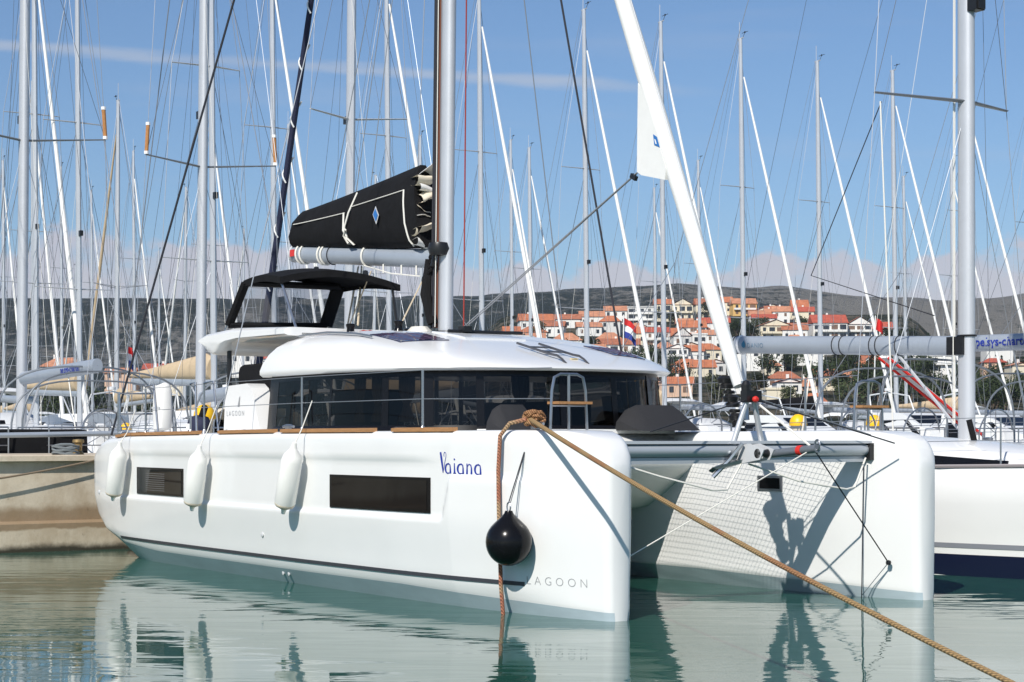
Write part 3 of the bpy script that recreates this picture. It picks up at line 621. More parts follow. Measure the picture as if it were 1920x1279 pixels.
# bow pulpit seats, stanchions, lifelines, gates
def pulpit(s, t, nm='bow_seat'):
    m = MB(); h = 2.34; z0 = 1.785
    loop = [P(s, t-.22, z0), P(s, t-.20, h-.16), P(s, t-.17, h-.03), P(s, t-.10, h), P(s, t+.10, h), P(s, t+.17, h-.03), P(s, t+.20, h-.16), P(s, t+.22, z0)]
    m.tube(loop, .0145, 8); m.tube([P(s, t, z0), P(s, t, h)], .0145, 8); m.tube([P(s, t-.21, z0+.25), P(s, t+.21, z0+.25)], .012, 8)
    o = m.build(nm, STEEL, cat); MB().box(P(s-.02, t, z0+.275), (.20, .40, .025)).build('teak_seat', TEAK, o); return o
pulpit(.86, .0); pulpit(.9, 4.05)
m = MB().tube([P(.9, 3.85, 1.78), P(.9, 3.85, 2.34)], .014, 8)
ST = [(2.6, 0), (5.15, 0), (7.9, 0), (8.35, 0), (9.95, 0), (11.3, 0)]
tops = []
for s, _ in ST:
    t = -hw(s, 1.7, True)+.10; z0 = lerp(ZT, s); a = P(s, t, z0); b = P(s, t, z0+.63); tops.append(b)
    o = MB().tube([a, b], .0135, 8).lathe([(0, 0), (.04, 0), (.03, .02), (.018, .05), (0, .05)], 10, a).build('stanchion', STEEL, cat)
    tt = 2*TC-t; MB().tube([P(s, tt, z0), P(s, tt, z0+.63)], .0135, 8).build('stanchion', STEEL, cat)
for s0, s1 in ((7.9, 7.45), (8.35, 8.15), (9.95, 9.5)):
    t = -hw(s0, 1.7, True)+.10; MB().tube([P(s0, t, 2.41), P((s0+s1)/2-.02, t+.02, 2.43), P(s1, t, 1.79)], .015, 8).build('gate_brace', STEEL, cat)
pts = [P(.86, -.2, 2.40)]+tops
for dz in (0, -.30):
    MB().tube([p+Vector((0, 0, dz)) for p in pts], .0045, 5).build('lifeline', WIRE, cat)
    MB().tube([P(.9, 3.9, 2.40+dz)]+[Vector((p.x, 2*TC-p.y, p.z+dz)) for p in tops], .0045, 5).build('lifeline', WIRE, cat)
# shrouds and the thick black lines from the masthead to the quarters
for tt, sg in ((-.74, 1), (2*TC+.74, -1)):
    MB().tube([P(7.55, tt, 1.8), P(6.32, TC-sg*.06, 14.6)], .008, 5).build('shroud', WIRE, cat)
MB().tube([P(11.75, -.55, 1.75), P(6.36, TC-.03, 17.3)], .016, 6).build('black_stay', DARKW, cat)
MB().tube([P(4.7, 3.5, 2.75), P(6.32, TC+.08, 15.0)], .0135, 6).build('black_stay', DARKW, cat)
MB().tube([P(.57, TC, 2.15), P(6.22, TC, 14.9)], .006, 5).build('forestay', WIRE, cat)
# cleats
for s, t in ((1.0, -.30), (11.2, -.55), (5.65, -.68)):
    z = lerp(ZT, s)+.01; MB().tube([P(s-.14, t, z+.05), P(s-.05, t, z+.065), P(s+.05, t, z+.065), P(s+.14, t, z+.05)], .016, 8).box(P(s, t, z+.03), (.10, .04, .06)).build('cleat', STEEL, cat)
for s in (6.1, 3.3): MB().lathe([(0, 0), (.12, 0), (.11, .025), (.06, .045), (0, .045)], 14, P(s, -.50, 1.79)).build('deck_hatch', BLACKP, cat)
# stern platform and rail
MB().box(P(11.95, .0, 1.12), (.5, 1.0, .06)).build('stern_step', TEAK, near)
m = MB(); m.tube([P(11.2, -.62, 1.72), P(11.25, -.62, 2.36), P(11.75, -.45, 2.36), P(11.8, .4, 2.36), P(11.8, .45, 1.6)], .014, 8); m.tube([P(11.2, -.62, 2.06), P(11.75, -.45, 2.06), P(11.8, .42, 2.06)], .011, 8); m.build('stern_rail', STEEL, cat)

# things hanging on the catamaran
def cw(v): return CM @ Vector(v)
def fender(s, label, zc, lean):
    o_ = cw(P(s, -hw(s, zc, True)-.19, zc)); r = empty('fender', o_, TH, label, 'fender', 'white cylindrical fenders along the hull')
    ax = Matrix.Rotation(lean, 3, 'Y')
    MB().lathe([(0, -.40), (.022, -.395), (.028, -.36), (.035, -.335), (.10, -.30), (.122, -.25), (.125, 0), (.122, .25), (.10, .32), (.045, .39), (.032, .43), (.026, .47), (0, .475)], 20, (0, 0, 0), ax).build('fender_body', FENDER, r, 60)
    MB().lathe([(.0375, -.337), (.104, -.302), (.1155, -.283), (.117, -.268), (.09, -.262), (.03, -.262)], 20, (0, 0, 0), ax).build('stained_tip', mat('fender_stain', (.60, .53, .42), .7, var=.25, vscale=12), r, 60)
    MB().tube([ax @ Vector((0, 0, .45)), Vector((.10, .12, lerp(ZT, s)+.03-zc)), Vector((.16, .22, lerp(ZT, s)+.35-zc))], .007, 5).build('fender_line', WROPE, r)
fender(4.96, 'white fender with a tan-stained tip, next to the larger window and nearest the bow', 1.22, R(20))
fender(7.55, 'white fender hanging just right of the louvred stern window', 1.17, R(17))
fender(10.35, 'white fender hanging left of the louvred stern window, nearest the stern', 1.21, R(19))
r = empty('ball_fender', cw(P(.92, -.66, .72)), TH, 'black ball fender hanging on the white hull near the bow', 'fender')
MB().lathe([(.225*math.sin(R(a)), -.225*math.cos(R(a))*1.03) for a in range(0, 150, 10)]+[(.105, .215), (.07, .245), (.045, .275), (.035, .30), (0, .30)], 28).build('fender_ball', BLACKG, r, 60)
MB().tube([Vector((.03*math.cos(a), 0, .335+.045*math.sin(a))) for a in [i*2*math.pi/12 for i in range(13)]], .008, 5).build('shackle', STEEL, r)
MB().tube([(0, 0, .38), (-.03, .26, 1.03), (-.06, .36, 1.07)], .006, 5).build('fender_line', DARKW, r)
MB().tube([(.02, 0, .36), (-.02, .24, .98), (-.06, .36, 1.07)], .004, 5).build('fender_line', DARKW, r)
# hemp mooring rope from the cleat out to the viewer's quay
m = MB(); end = Vector((3.9, 12.2, .12))
a = cw(P(1.0, -.36, 1.90)); e_ = a.lerp(Vector((2.57, 9.0, .50)), 1.12); rp = sag(a, e_, .085, 40); m.tube(rp, [.0235-.0075*i/40 for i in range(41)], 8)
tag(m.build('mooring_rope', HEMP), 'long hemp mooring rope running from the bow cleat to the lower right corner', 'rope')
m = MB(); q0 = P(1.02, -.33, 1.83)
for k in range(9):
    ph = k*2.4; M_ = Matrix.Rotation(k*.7, 3, 'Z') @ Matrix.Rotation(.5*math.sin(k*1.9), 3, 'X') @ Matrix.Rotation(.5*math.cos(k*1.3), 3, 'Y')
    m.tube([q0+Vector((.0, .03, .055+.006*k))+M_ @ Vector((.10*math.cos(a), .065*math.sin(a), .012*math.sin(3*a+ph))) for a in [i*2*math.pi/14 for i in range(15)]], .021, 6)
o = m.build('rope_coil', HEMP); o.matrix_world = CM; tag(o, 'knotted heap of hemp rope wound on the bow cleat', 'rope')
m = MB(); m.tube([cw(P(*p)) for p in ((1.0, -.40, 1.90), (1.12, -.52, 1.86), (1.19, -.585, 1.74), (1.2, -.60, 1.4), (1.19, -.60, 1.0), (1.17, -.60, .6), (1.17, -.59, .3), (1.16, -.57, 0), (1.15, -.5, -.3))], .021, 8)
tag(m.build('hanging_rope', HEMPR), 'red-brown rope hanging down the hull beside the black ball fender into the water', 'rope')
# on the stern
r = empty('lifebuoy_cover', cw(P(11.45, .12, 1.82)), TH, 'white padded lifebuoy cover standing on the catamaran stern rail', 'lifebuoy')
rr = []
for z, w_, d in ((0, .15, .07), (.02, .17, .10), (.3, .178, .11), (.58, .165, .10), (.66, .14, .07), (.68, .10, .03)): rr.append([Vector((w_*math.copysign(abs(math.cos(a))**.5, math.cos(a)), d*math.copysign(abs(math.sin(a))**.5, math.sin(a)), z+.02*math.cos(a))) for a in [i*2*math.pi/20 for i in range(20)]])
MB().loft(rr).build('padded_body', SAILW, r, 50); MB().box((0, -.107, .33), (.30, .008, .03)).build('strap', LGREY, r)
r = empty('outboard_motor', cw(P(11.0, .5, 1.74)), TH, 'black covered outboard motor clamped on the catamaran stern', 'outboard motor')
rr = []
for z, w_, d in ((0, .16, .12), (.06, .22, .15), (.16, .22, .16), (.24, .15, .13), (.27, .06, .05)): rr.append([Vector((w_*math.cos(a)+.05*z, d*math.sin(a), z+.03)) for a in [i*2*math.pi/16 for i in range(16)]])
MB().loft(rr).build('motor_cover', NAVY, r, 50); MB().box((-.02, -.152, .13), (.16, .012, .09)).build('white_label', FLAGW, r); MB().tube([(0, 0, .04), (-.04, 0, -.5)], .05, 8).build('shaft', BLACKP, r); MB().tube([(.08, 0, .25), (.22, 0, .42)], .05, 7).build('tiller', BLACKC, r)
# ------------------------------------------------------------------ concrete quay behind the catamaran
def quay_mat():
    m = bpy.data.materials.new('quay_concrete'); m.use_nodes = True; t = m.node_tree; b = t.nodes['Principled BSDF']; b.inputs['Roughness'].default_value = .9
    c = nn(t, 'ShaderNodeTexCoord'); sp = nn(t, 'ShaderNodeSeparateXYZ'); t.links.new(c.outputs['Object'], sp.inputs[0])
    n = nn(t, 'ShaderNodeTexNoise', inp={'Scale': 1.6, 'Detail': 9, 'Roughness': .68}); n2 = nn(t, 'ShaderNodeTexNoise', inp={'Scale': 9, 'Detail': 6, 'Roughness': .7})
    mp = nn(t, 'ShaderNodeMapping'); mp.inputs['Scale'].default_value = (1, 1, .8); t.links.new(c.outputs['Object'], mp.inputs[0])
    for q in (n, n2): t.links.new(mp.outputs[0], q.inputs['Vector'])
    a = nn(t, 'ShaderNodeMix', data_type='RGBA'); a.inputs[6].default_value = (.44, .355, .25, 1); a.inputs[7].default_value = (.62, .54, .42, 1); t.links.new(sstep(t, n.outputs['Fac'], .3, .66), a.inputs[0])
    zz = mth(t, 'ADD', sp.outputs[2], mth(t, 'MULTIPLY', mth(t, 'SUBTRACT', n.outputs['Fac'], .5), .22))
    band = mth(t, 'MULTIPLY', sstep(t, zz, .30, .34), mth(t, 'SUBTRACT', 1, sstep(t, zz, .58, .74)))
    bb = nn(t, 'ShaderNodeMix', data_type='RGBA'); t.links.new(mth(t, 'MULTIPLY', band, .85), bb.inputs[0]); t.links.new(a.outputs[2], bb.inputs[6]); bb.inputs[7].default_value = (.23, .155, .085, 1)
    wet = mth(t, 'SUBTRACT', 1, sstep(t, zz, .02, .14))
    d = nn(t, 'ShaderNodeMix', data_type='RGBA'); t.links.new(wet, d.inputs[0]); t.links.new(bb.outputs[2], d.inputs[6]); d.inputs[7].default_value = (.035, .030, .018, 1)
    pit = nn(t, 'ShaderNodeMix', data_type='RGBA'); t.links.new(mth(t, 'MULTIPLY', sstep(t, n2.outputs['Fac'], .62, .75), .55), pit.inputs[0]); t.links.new(d.outputs[2], pit.inputs[6]); pit.inputs[7].default_value = (.14, .10, .06, 1)
    t.links.new(pit.outputs[2], b.inputs['Base Color'])
    bp = nn(t, 'ShaderNodeBump', inp={'Strength': .3, 'Distance': .025}); t.links.new(n2.outputs['Fac'], bp.inputs['Height']); t.links.new(bp.outputs[0], b.inputs['Normal']); return m
QM = quay_mat()
def quay(s0, s1, t0, t1, z, label):
    mb = MB(); prof = [(0, -2), (0, .42), (.10, .46), (.10, z-.10), (-.02, z-.09), (-.02, z-.015), (.015, z)]; k = 60
    full = [(s0+a, b) for a, b in prof]+[(s1-a, b) for a, b in prof[::-1]]
    mb.loft([[W(s, t0+(t1-t0)*i/k, q) for s, q in full] for i in range(k+1)])
    return tag(mb.build('quay', QM, None, 30), label, 'quay')
quay(12.95, 15.6, -26, 46, 1.45, 'stained concrete quay behind the catamaran stern')
quay(57.5, 60.5, -30, 90, 1.3, 'far concrete pier behind the second row of yachts')
# mooring pedestals with yellow domes
def pedestal(s, t, z, label, sc=1):
    r = empty('service_pedestal', W(s, t, z), TH, label, 'service pedestal', 'service pedestals with yellow domes'); r.scale = (sc, sc, sc)
    MB().lathe([(0, 0), (.12, 0), (.13, .05), (.115, .3), (.13, .50), (.155, .56), (0, .56)], 16).build('post', CREAMP, r)
    MB().lathe([(0, .56), (.178, .56), (.182, .60), (.165, .68), (.125, .745), (.065, .785), (0, .795)], 20).build('dome', YELLOW, r, 60)
    MB().box((.10, -.05, .36), (.06, .10, .16)).build('socket_box', ORANGE, r)
pedestal(13.6, 1.72, 1.45, 'cream pedestal with a yellow dome standing behind the outboard motor')
pedestal(13.6, 2.75, 1.45, 'cream pedestal with a yellow dome half hidden by the white quarter panel')
pedestal(13.7, 14.6, 1.38, 'cream pedestal with a yellow dome behind the far hull, left of its bow seat')
pedestal(13.7, 16.7, 1.38, 'cream pedestal with a yellow dome behind the dark posts of the far bow seat')
pedestal(40, 10.6, 1.35, 'small cream pedestal with a yellow dome, leftmost of the distant pair'); pedestal(40, 12.1, 1.35, 'small cream pedestal with a yellow dome, right of the distant pair')
def cordrope(name, pts, r, m, label, cat_='rope'):
    return tag(MB().tube(pts, r, 6).build(name, m), label, cat_)
cordrope('quay_rope', [W(13.1, -.05, 1.46)]+sag(W(12.92, -.2, 1.40), W(12.8, -6.4, .95), .22, 16), .016, mat('old_rope', (.20, .15, .10), .9), 'thin brown rope sagging across the quay wall')
for t, lb in ((-3.3, 'small brass bollard on the quay edge, left one'), (-.55, 'small brass bollard on the quay edge, beside the catamaran stern')):
    r = empty('bollard', W(13.15, t, 1.45), TH, lb, 'bollard', 'bollards on the quay edge')
    MB().lathe([(0, 0), (.09, 0), (.08, .03), (.055, .06), (.06, .17), (.09, .19), (.085, .23), (0, .24)], 14).build('bollard_post', mat('brass', (.36, .24, .10), .4, metal=.6, var=.2), r)
m = MB()
for k in range(5): m.tube([W(13.15, -.75, 1.47+.03*k)+Vector((.20*math.cos(a+k), .14*math.sin(a+k), .02*math.sin(2*a))) for a in [i*2*math.pi/12 for i in range(13)]], .018, 5)
tag(m.build('rope_coil', mat('rope_grey', (.16, .18, .19), .9)), 'grey coil of mooring line on the quay edge by the catamaran stern', 'rope')

# ------------------------------------------------------------------ sailing yachts
def yacht(name, H=19.2, bow=5.4, stern=-7.6, beam=2.0, hullm=WHITEY, stripem=NAVYP, sailm=SAILW, coverm=None, boomz=(2.95, 3.10), boomL=5.0, boom_m=ALUG, boomyaw=0, rake=.016, mr=.105,
          hood=None, arch=False, roller=False, uvm=None, uvz=None, wr=.007, fine=False, spread=(.36, .66), spl=1.25, win=DGLASS, hoodc=None, fb=1.28, nosail=False, canopy=None, cabh=0, bt=.17, ms_z=(.30, .36)):
    r = empty(name, (0, 0, 0)); Lh = bow-stern
    HB = [(0, .04), (.04, .20), (.12, .45), (.25, .72), (.42, .93), (.6, 1.0), (.8, .96), (1, .82)]
    fz = lambda u: fb-.10*u+.08*(1-u)**2
    def hwy(u, z):
        k = lerp(HB, u)*beam; f = fz(u); return k*(.86+.14*sm(z, 0, f)) if z > 0 else k*.86*max(0, 1-(z/-.55)**2)**.5
    N = 34 if fine else 20; rr = []
    for i in range(N+1):
        u = (i/N)**1.3 if i < N*.4 else i/N; u = i/N; x = bow-Lh*u; f = fz(u); zz = [-.5, -.3, -.12, 0, .12, .3, .6, .9, f-.05, f]
        rk = [.28*(1-min(1, max(0, z)/f))*max(0, 1-u*6) for z in zz]
        rr.append([(x-k, -hwy(u, z)-(0 if z < f else -.03), z) for z, k in zip(zz, rk)]+[(x, 0, f+.05)]+[(x-k, hwy(u, z)-(0 if z < f else -.03), z) for z, k in list(zip(zz, rk))[::-1]])
    hull_ = MB().loft(rr).build('hull', hullm, r, 40)
    for z0, z1, mm, nm in ((-.1, bt, NAVYP if stripem == NAVYP else stripem, 'boot_top'), (*ms_z, mat('stripe_grey', (.22, .23, .26), .4), 'hull_stripe')):
        mb = MB()
        for sg in (-1, 1): mb.grid(lambda a, b: (bow-Lh*a-.28*(1-min(1, max(0, z0+(z1-z0)*b)/fz(a)))*max(0, 1-a*6), sg*(hwy(a, z0+(z1-z0)*b)+.008), z0+(z1-z0)*b), N, 2)
        mb.build(nm, mm, hull_, 40)
    mb = MB()
    for sg in (-1, 1): mb.tube([(bow-Lh*i/16, sg*(hwy(i/16, fz(i/16))-.01), fz(i/16)+.01) for i in range(17)], .022, 5)
    mb.build('toe_rail', mat('toe_rail', (.30, .27, .27), .5), hull_)
    # low cabin trunk
    cx = [(2.9, .25, .02), (2.5, .62, .14), (1.4, .95, .26), (0, 1.15, .38), (-1.6, 1.25, .46), (-2.5, 1.26, .48), (-2.65, 1.22, .40)]; cx = [(x, wd, h+cabh*min(1, h/.4)) for x, wd, h in cx]; rr = []
    for x, wd, h in cx:
        b = fb-.08; rr.append([(x, -wd, b), (x, -wd*.94, b+h*.8), (x, -wd*.8, b+h+.02), (x, 0, b+h+.07), (x, wd*.8, b+h+.02), (x, wd*.94, b+h*.8), (x, wd, b)])
    cab = MB().loft(rr).build('cabin', hullm, r, 40)
    for sg in (-1, 1):
        mb = MB(); mb.grid(lambda a, b: (1.5-3.7*a, sg*(lerp([(-2.5, 1.26), (-1.6, 1.25), (0, 1.15), (1.4, .95), (2.5, .62)], 1.5-3.7*a)*(1-.05*b)+.012), fb-.08+(lerp([(-2.5, .48), (0, .38), (1.4, .26)], 1.5-3.7*a)+cabh*.8)*(.25+.45*b)), 12, 2); mb.build('window', win, cab, 40)
    # cockpit coamings, table, wheels
    mb = MB()
    for sg in (-1, 1): mb.loft([[(-2.6, sg*1.0, fb-.1), (-2.6, sg*1.05, fb+.30), (-2.6, sg*1.35, fb+.26), (-2.6, sg*1.45, fb-.1)], [(stern+.9, sg*.95, fb-.1), (stern+.9, sg*1.0, fb+.16), (stern+.9, sg*1.4, fb+.14), (stern+.9, sg*1.5, fb-.1)]])
    mb.build('cockpit_coaming', hullm, r, 40)
    mb = MB().box((-4.2, 0, fb+.10), (1.1, .34, .40)).build('cockpit_table', WHITE2, r)
    for sg in ((-.75, .75) if Lh > 12 else (0,)):
        wc = Vector((stern+1.75, sg, fb+.50)); wh = MB(); wh.tube([wc+Vector((.05*math.cos(a), .43*math.sin(a), .43*math.cos(a))) for a in [i*2*math.pi/24 for i in range(25)]], .016, 6)
        for q in range(3): wh.tube([wc-Vector((0, .42*math.sin(q*1.05), .42*math.cos(q*1.05))), wc+Vector((0, .42*math.sin(q*1.05), .42*math.cos(q*1.05)))], .008, 5)
        wh.build('steering_wheel', STEEL, r); MB().loft([[(wc.x+.1, sg-.16, fb-.1), (wc.x+.42, sg-.16, fb-.1), (wc.x+.42, sg+.16, fb-.1), (wc.x+.1, sg+.16, fb-.1)], [(wc.x+.08, sg-.12, fb+.62), (wc.x+.3, sg-.12, fb+.55), (wc.x+.3, sg+.12, fb+.55), (wc.x+.08, sg+.12, fb+.62)]]).build('wheel_pedestal', WHITE2, r, 30)
    for sg in (-1, 1): MB().lathe([(0, 0), (.09, 0), (.075, .09), (.085, .16), (0, .17)], 12, (-3.0, sg*1.2, fb+.27)).build('winch', STEEL, r)
    # rails
    bx = bow-.1; m = MB(); pr = [(bx-1.3, -.78, fb), (bx-1.25, -.76, fb+.6), (bx-.1, -.18, fb+.66), (bx+.05, 0, fb+.66), (bx-.1, .18, fb+.66), (bx-1.25, .76, fb+.6), (bx-1.3, .78, fb)]
    m.tube(pr, .0135, 6); m.tube([(bx-.2, -.2, fb+.02), (bx-.12, -.18, fb+.66)], .0125, 6); m.tube([(bx-.2, .2, fb+.02), (bx-.12, .18, fb+.66)], .0125, 6); m.build('pulpit', STEEL, r)
    ws = lerp(HB, 1)*beam-.06
    for sg in (-1, 1):
        m = MB(); m.tube([(stern+1.4, sg*(ws+.12), fb-.05), (stern+1.4, sg*(ws+.1), fb+.6), (stern+.12, sg*ws, fb+.6), (stern+.08, sg*(ws-.1), fb+.6), (stern+.08, sg*.55, fb+.6), (stern+.1, sg*.55, fb-.1)], .0135, 6); m.tube([(stern+1.4, sg*(ws+.1), fb+.3), (stern+.1, sg*ws, fb+.3), (stern+.08, sg*.55, fb+.3)], .010, 6); m.tube([(stern+.1, sg*ws, fb-.1), (stern+.1, sg*ws, fb+.6)], .0135, 6); m.build('pushpit', STEEL, r)
        for k in range(5):
            x = bow-1.4-(Lh-2.9)*(k+.5)/5; u = (bow-x)/Lh; y = sg*(hwy(u, fb)-.08); MB().tube([(x, y, fz(u)), (x, y, fz(u)+.6)], .012, 5).build('stanchion', STEEL, r)
        for dz in (.6, .32): MB().tube([(bow-1.35-(Lh-2.9)*i/10, sg*(hwy((1.35+(Lh-2.9)*i/10)/Lh, fb)-.08), fz((1.35+(Lh-2.9)*i/10)/Lh)+dz) for i in range(11)], .0045, 4).build('lifeline', WIRE, r)
    # sprayhood
    if hood:
        rr = []
        for x, h, wd in ((-1.55, .42, 1.05), (-1.75, .78, 1.10), (-2.2, .98, 1.15), (-2.9, 1.02, 1.18)):
            rr.append([(x, wd*math.copysign(min(1, abs(math.cos(a))**.6), math.cos(a)), fb+.05+h*abs(math.sin(a))**.7) for a in [math.pi*i/12 for i in range(13)]])
        hd = MB().loft(rr, cap=False, close=False).build('sprayhood', hood, r, 50, fix=False)
        mb = MB(); mb.grid(lambda a, b: (-1.58-.16*b, -.8+1.6*a, fb+.50+.28*b+.0), 4, 2); 
        mb.build('sprayhood_window', hoodc or DGLASS, hd, 40)
    if arch:
        for x, dz in ((stern+2.6, 1.62), (stern+2.2, 1.35), (stern+1.6, 1.5)):
            MB().tube([(x+(.5 if dz > 1.6 else 0)*abs(math.cos(a)), 1.55*math.copysign(abs(math.cos(a))**.7, math.cos(a)), fb+.1+dz*abs(math.sin(a))**.45) for a in [math.pi*i/20 for i in range(21)]], .018, 6).build('bimini_bow', ALUD if arch == 'dark' else STEEL, r)
    if canopy:                                           # fabric bimini on two bows
        rr = []
        for x, dz in ((stern+3.3, 1.85), (stern+2.6, 2.0), (stern+1.7, 2.0), (stern+.9, 1.86)): rr.append([(x, 1.45*math.copysign(abs(math.cos(a))**.6, math.cos(a)), fb+dz-.32+.32*abs(math.sin(a))**.6) for a in [math.pi*i/12 for i in range(13)]])
        MB().loft(rr, cap=False, close=False).build('bimini_top', canopy, r, 50, fix=False)
        for x in (stern+2.9, stern+1.3):
            for sg in (-1, 1): MB().tube([(stern+2.1, sg*1.45, fb+.1), (x, sg*1.43, fb+1.6)], .018, 6).build('bimini_bow', STEEL, r)
    # mast and spreaders
    rx = lambda z: -rake*(z-1.5); zs = [fb+.2, H*.4, H*.75, H]
    mst = MB().tube([(rx(z), 0, z) for z in zs], [mr, mr, mr*.97, mr*.72], 16 if fine else 10, (1.3, .95), up=(1, 0, 0)).build('mast', ALU, r)
    m = MB(); m.tube([(rx(H)-.16, 0, H), (rx(H)+.20, 0, H+.02)], .03, 5); m.tube([(rx(H)-.1, .03, H), (rx(H)-.1, .03, H+.75)], .014, 5); m.build('masthead_antenna', ALU, mst)
    m = MB(); m.tube([(rx(H)+.15, 0, H), (rx(H)+.30, 0, H+.22)], .012, 4); m.tube([(rx(H)+.10, 0, H+.22), (rx(H)+.5, 0, H+.24)], .012, 4); m.lathe([(0, 0), (.03, 0), (.03, .07), (0, .07)], 6, (rx(H)+.3, 0, H+.2)); m.build('wind_vane', BLACKP, mst)
    MB().box((rx(H*.46)+mr*1.3+.06, 0, H*.46), (.13, .10, .16)).build('steaming_light', BLACKP, mst)
    tips = {}
    for q, fz_ in enumerate(spread):
        z = H*fz_; l = spl*(1-.22*q)
        for sg in (-1, 1):
            tp = (rx(z)-.34*l, sg*l, z+.05*l); tips[q, sg] = tp
            MB().tube([(rx(z), sg*mr*.7, z), tp], [.040, .024], 6, (1.5, .55), up=(1, 0, 0)).build('spreader', ALUD if fine else ALU, mst)
    cz = fb-.05; cp = {sg: (-.35, sg*(beam*.86), cz) for sg in (-1, 1)}
    for sg in (-1, 1):
        MB().tube([cp[sg], tips[0, sg], tips[len(spread)-1, sg], (rx(H), 0, H*.985)], wr, 4).build('shroud', WIRE, r)
        MB().tube([(cp[sg][0]+.1, cp[sg][1]*.95, cz), (rx(H*spread[0]), 0, H*spread[0]-.1)], wr*.8, 4).build('shroud', WIRE, r)
        MB().tube([tips[0, sg], (rx(H*spread[-1]), 0, H*spread[-1]-.1)], wr*.8, 4).build('shroud', WIRED, r)
        if roller:
            t_ = Vector(tips[0, sg]); d = (Vector(tips[1, sg])-t_).normalized(); MB().tube([t_+d*.05, t_+d*.62], .042, 8).build('shroud_roller', LEATHER, r)
            for e in (.04, .63): MB().lathe([(0, -.04), (.05, -.03), (.05, .03), (0, .04)], 8, t_+d*e).build('roller_end', FLAGW, r)
    bs = (stern+.15, 0, fb)
    MB().tube([(rx(H)-.12, 0, H), (stern+2.0, 0, fb+3.2), (stern+.15, ws*.7, fb)], wr*.9, 4).build('backstay', WIRE, r)
    MB().tube([(stern+2.0, 0, fb+3.2), (stern+.15, -ws*.7, fb)], wr*.9, 4).build('backstay', WIRE, r)
    # furled headsail
    fz0, fz1 = fb+.25, H*.92; fx = lambda z: bow-.35+(rx(H*.92)+.15-(bow-.35))*(z-fz0)/(fz1-fz0)
    zz = [fz0+.05, fz0+.5, fz0+2, fz0+5, H*.6, H*.8, H*.91]; gen = MB().tube([(fx(z), 0, z) for z in zz], [.012]*7 if nosail else [.045, .06, .085, .08, .068, .05, .035], 9).build('forestay' if nosail else 'furled_headsail', WIRE if nosail else uvm or sailm, r)
    MB().lathe([(0, 0), (.10, 0), (.10, .03), (.05, .05), (.05, .12), (.10, .14), (.10, .17), (0, .17)], 10, (fx(fz0), 0, fz0-.1)).build('furling_drum', BLACKP, gen)
    # boom
    by = R(boomyaw); bd = Vector((-math.cos(by), math.sin(by), 0)); b0 = Vector((rx(boomz[0])-mr, 0, boomz[0])); b1 = b0+bd*boomL; b1.z = boomz[1]
    bm = MB().tube([b0, b1], .115 if not coverm else .09, 14, (1.15, .85), up=(0, 0, 1)).build('boom', boom_m, r)
    if coverm:
        rr = []
        for i in range(15):
            u = i/14; c = b0.lerp(b1, u)+Vector((0, 0, .10)); h = (.62*(1-u)**1.1+.16)*(1 if 0 < i < 14 else .8); n_ = Vector((-bd.y, bd.x, 0)); rr.append([c+n_*(.17-.06*u+.012*math.sin(i*2.1))*math.cos(a)*(1-.4*max(0, math.sin(a)))+Vector((0, 0, h*(.42+.5*math.sin(a)))) for a in [q*2*math.pi/10 for q in range(10)]])
        MB().loft(rr).build('sail_cover', coverm, r, 60)
    MB().tube([b1, (rx(H)-.1, 0, H*.99)], wr*.6, 4).build('topping_lift', WIRED, r)
    for q_, (fx_, hh) in enumerate(((.35, .62), (.75, .62))): MB().tube([b0.lerp(b1, fx_)+Vector((0, 0, .1)), (rx(H*hh)-.1, .1-.2*q_, H*hh)], wr*.6, 4).build('lazy_jack', WIRED if q_ else WROPE, r)
    MB().tube([(rx(2)+.02, .45, fb+.1), (rx(H)+.02, .05, H*.98)], wr*.6, 4).build('halyard', WIRED, r); MB().tube([(2.6, 0, fb+.1), (rx(H)+.1, 0, H*.70)], wr*.6, 4).build('inner_forestay', WIRED, r)
    MB().tube([b0.lerp(b1, .62), (-3.2, 0, fb+.45)], .014, 4).build('mainsheet', WROPE, r)
    MB().tube([b0.lerp(b1, .28), (rx(1.7)-.15, 0, fb+.5)], .022, 6).build('boom_vang', ALU, r)
    r['b0'] = list(b0); r['b1'] = list(b1)
    for k in ('b0', 'b1'): del r[k]
    return r, b0, b1
GROW = 'yachts of the second row with bows towards the viewer'
def place(r, s, t, flip=False, label=None, group=None, sc=1):
    r.location = W(s, t); r.rotation_euler = (0, 0, TH+(math.pi if flip else 0)); r.scale = (sc,)*3
    return tag(r, label, 'sailing yacht', group)

# 1: the monohull lying next to the catamaran
yr, b0, b1 = yacht('sailing_yacht', H=17.5, bow=3.9, stern=-8.2, beam=2.0, boomL=4.62, boomz=(2.93, 3.14), hullm=WHITE, mr=.098, fine=True, spread=(.352, .66), spl=1.25, rake=.002, wr=.0065, fb=1.33, bt=.27, ms_z=(.35, .41))
place(yr, 3.12, 8.0, False, 'white yacht lying right of the catamaran, thick grey mast and boom carrying a drop emblem', None)
rot = (b1-b0).normalized(); BR = .137
def boom_xy(b0, b1, u0, sgn, z0, rad):                   # lettering wrapped on the visible side of a boom
    d = (b1-b0).normalized(); n_ = Vector((d.y, -d.x, 0)).normalized()*sgn; up = Vector((0, 0, 1))
    def fn(x, y):
        a = (y+z0)/rad; return b1 - d*(u0+x)*1.0 + n_*(rad*.76*math.cos(a)+.004) + up*(rad*math.sin(a))
    return fn
bo = [c for c in yr.children if c.name.startswith('boom')][0]
f = boom_xy(b0, b1, .40, -1, -.045, .132)
test = f(0, 0)
text_mesh('DANIO', .105, f, 'boom_lettering', mat('faded_blue', (.13, .21, .30), .6), bo, space=1.15)
fd = boom_xy(b0, b1, .27, -1, -.05, .132)
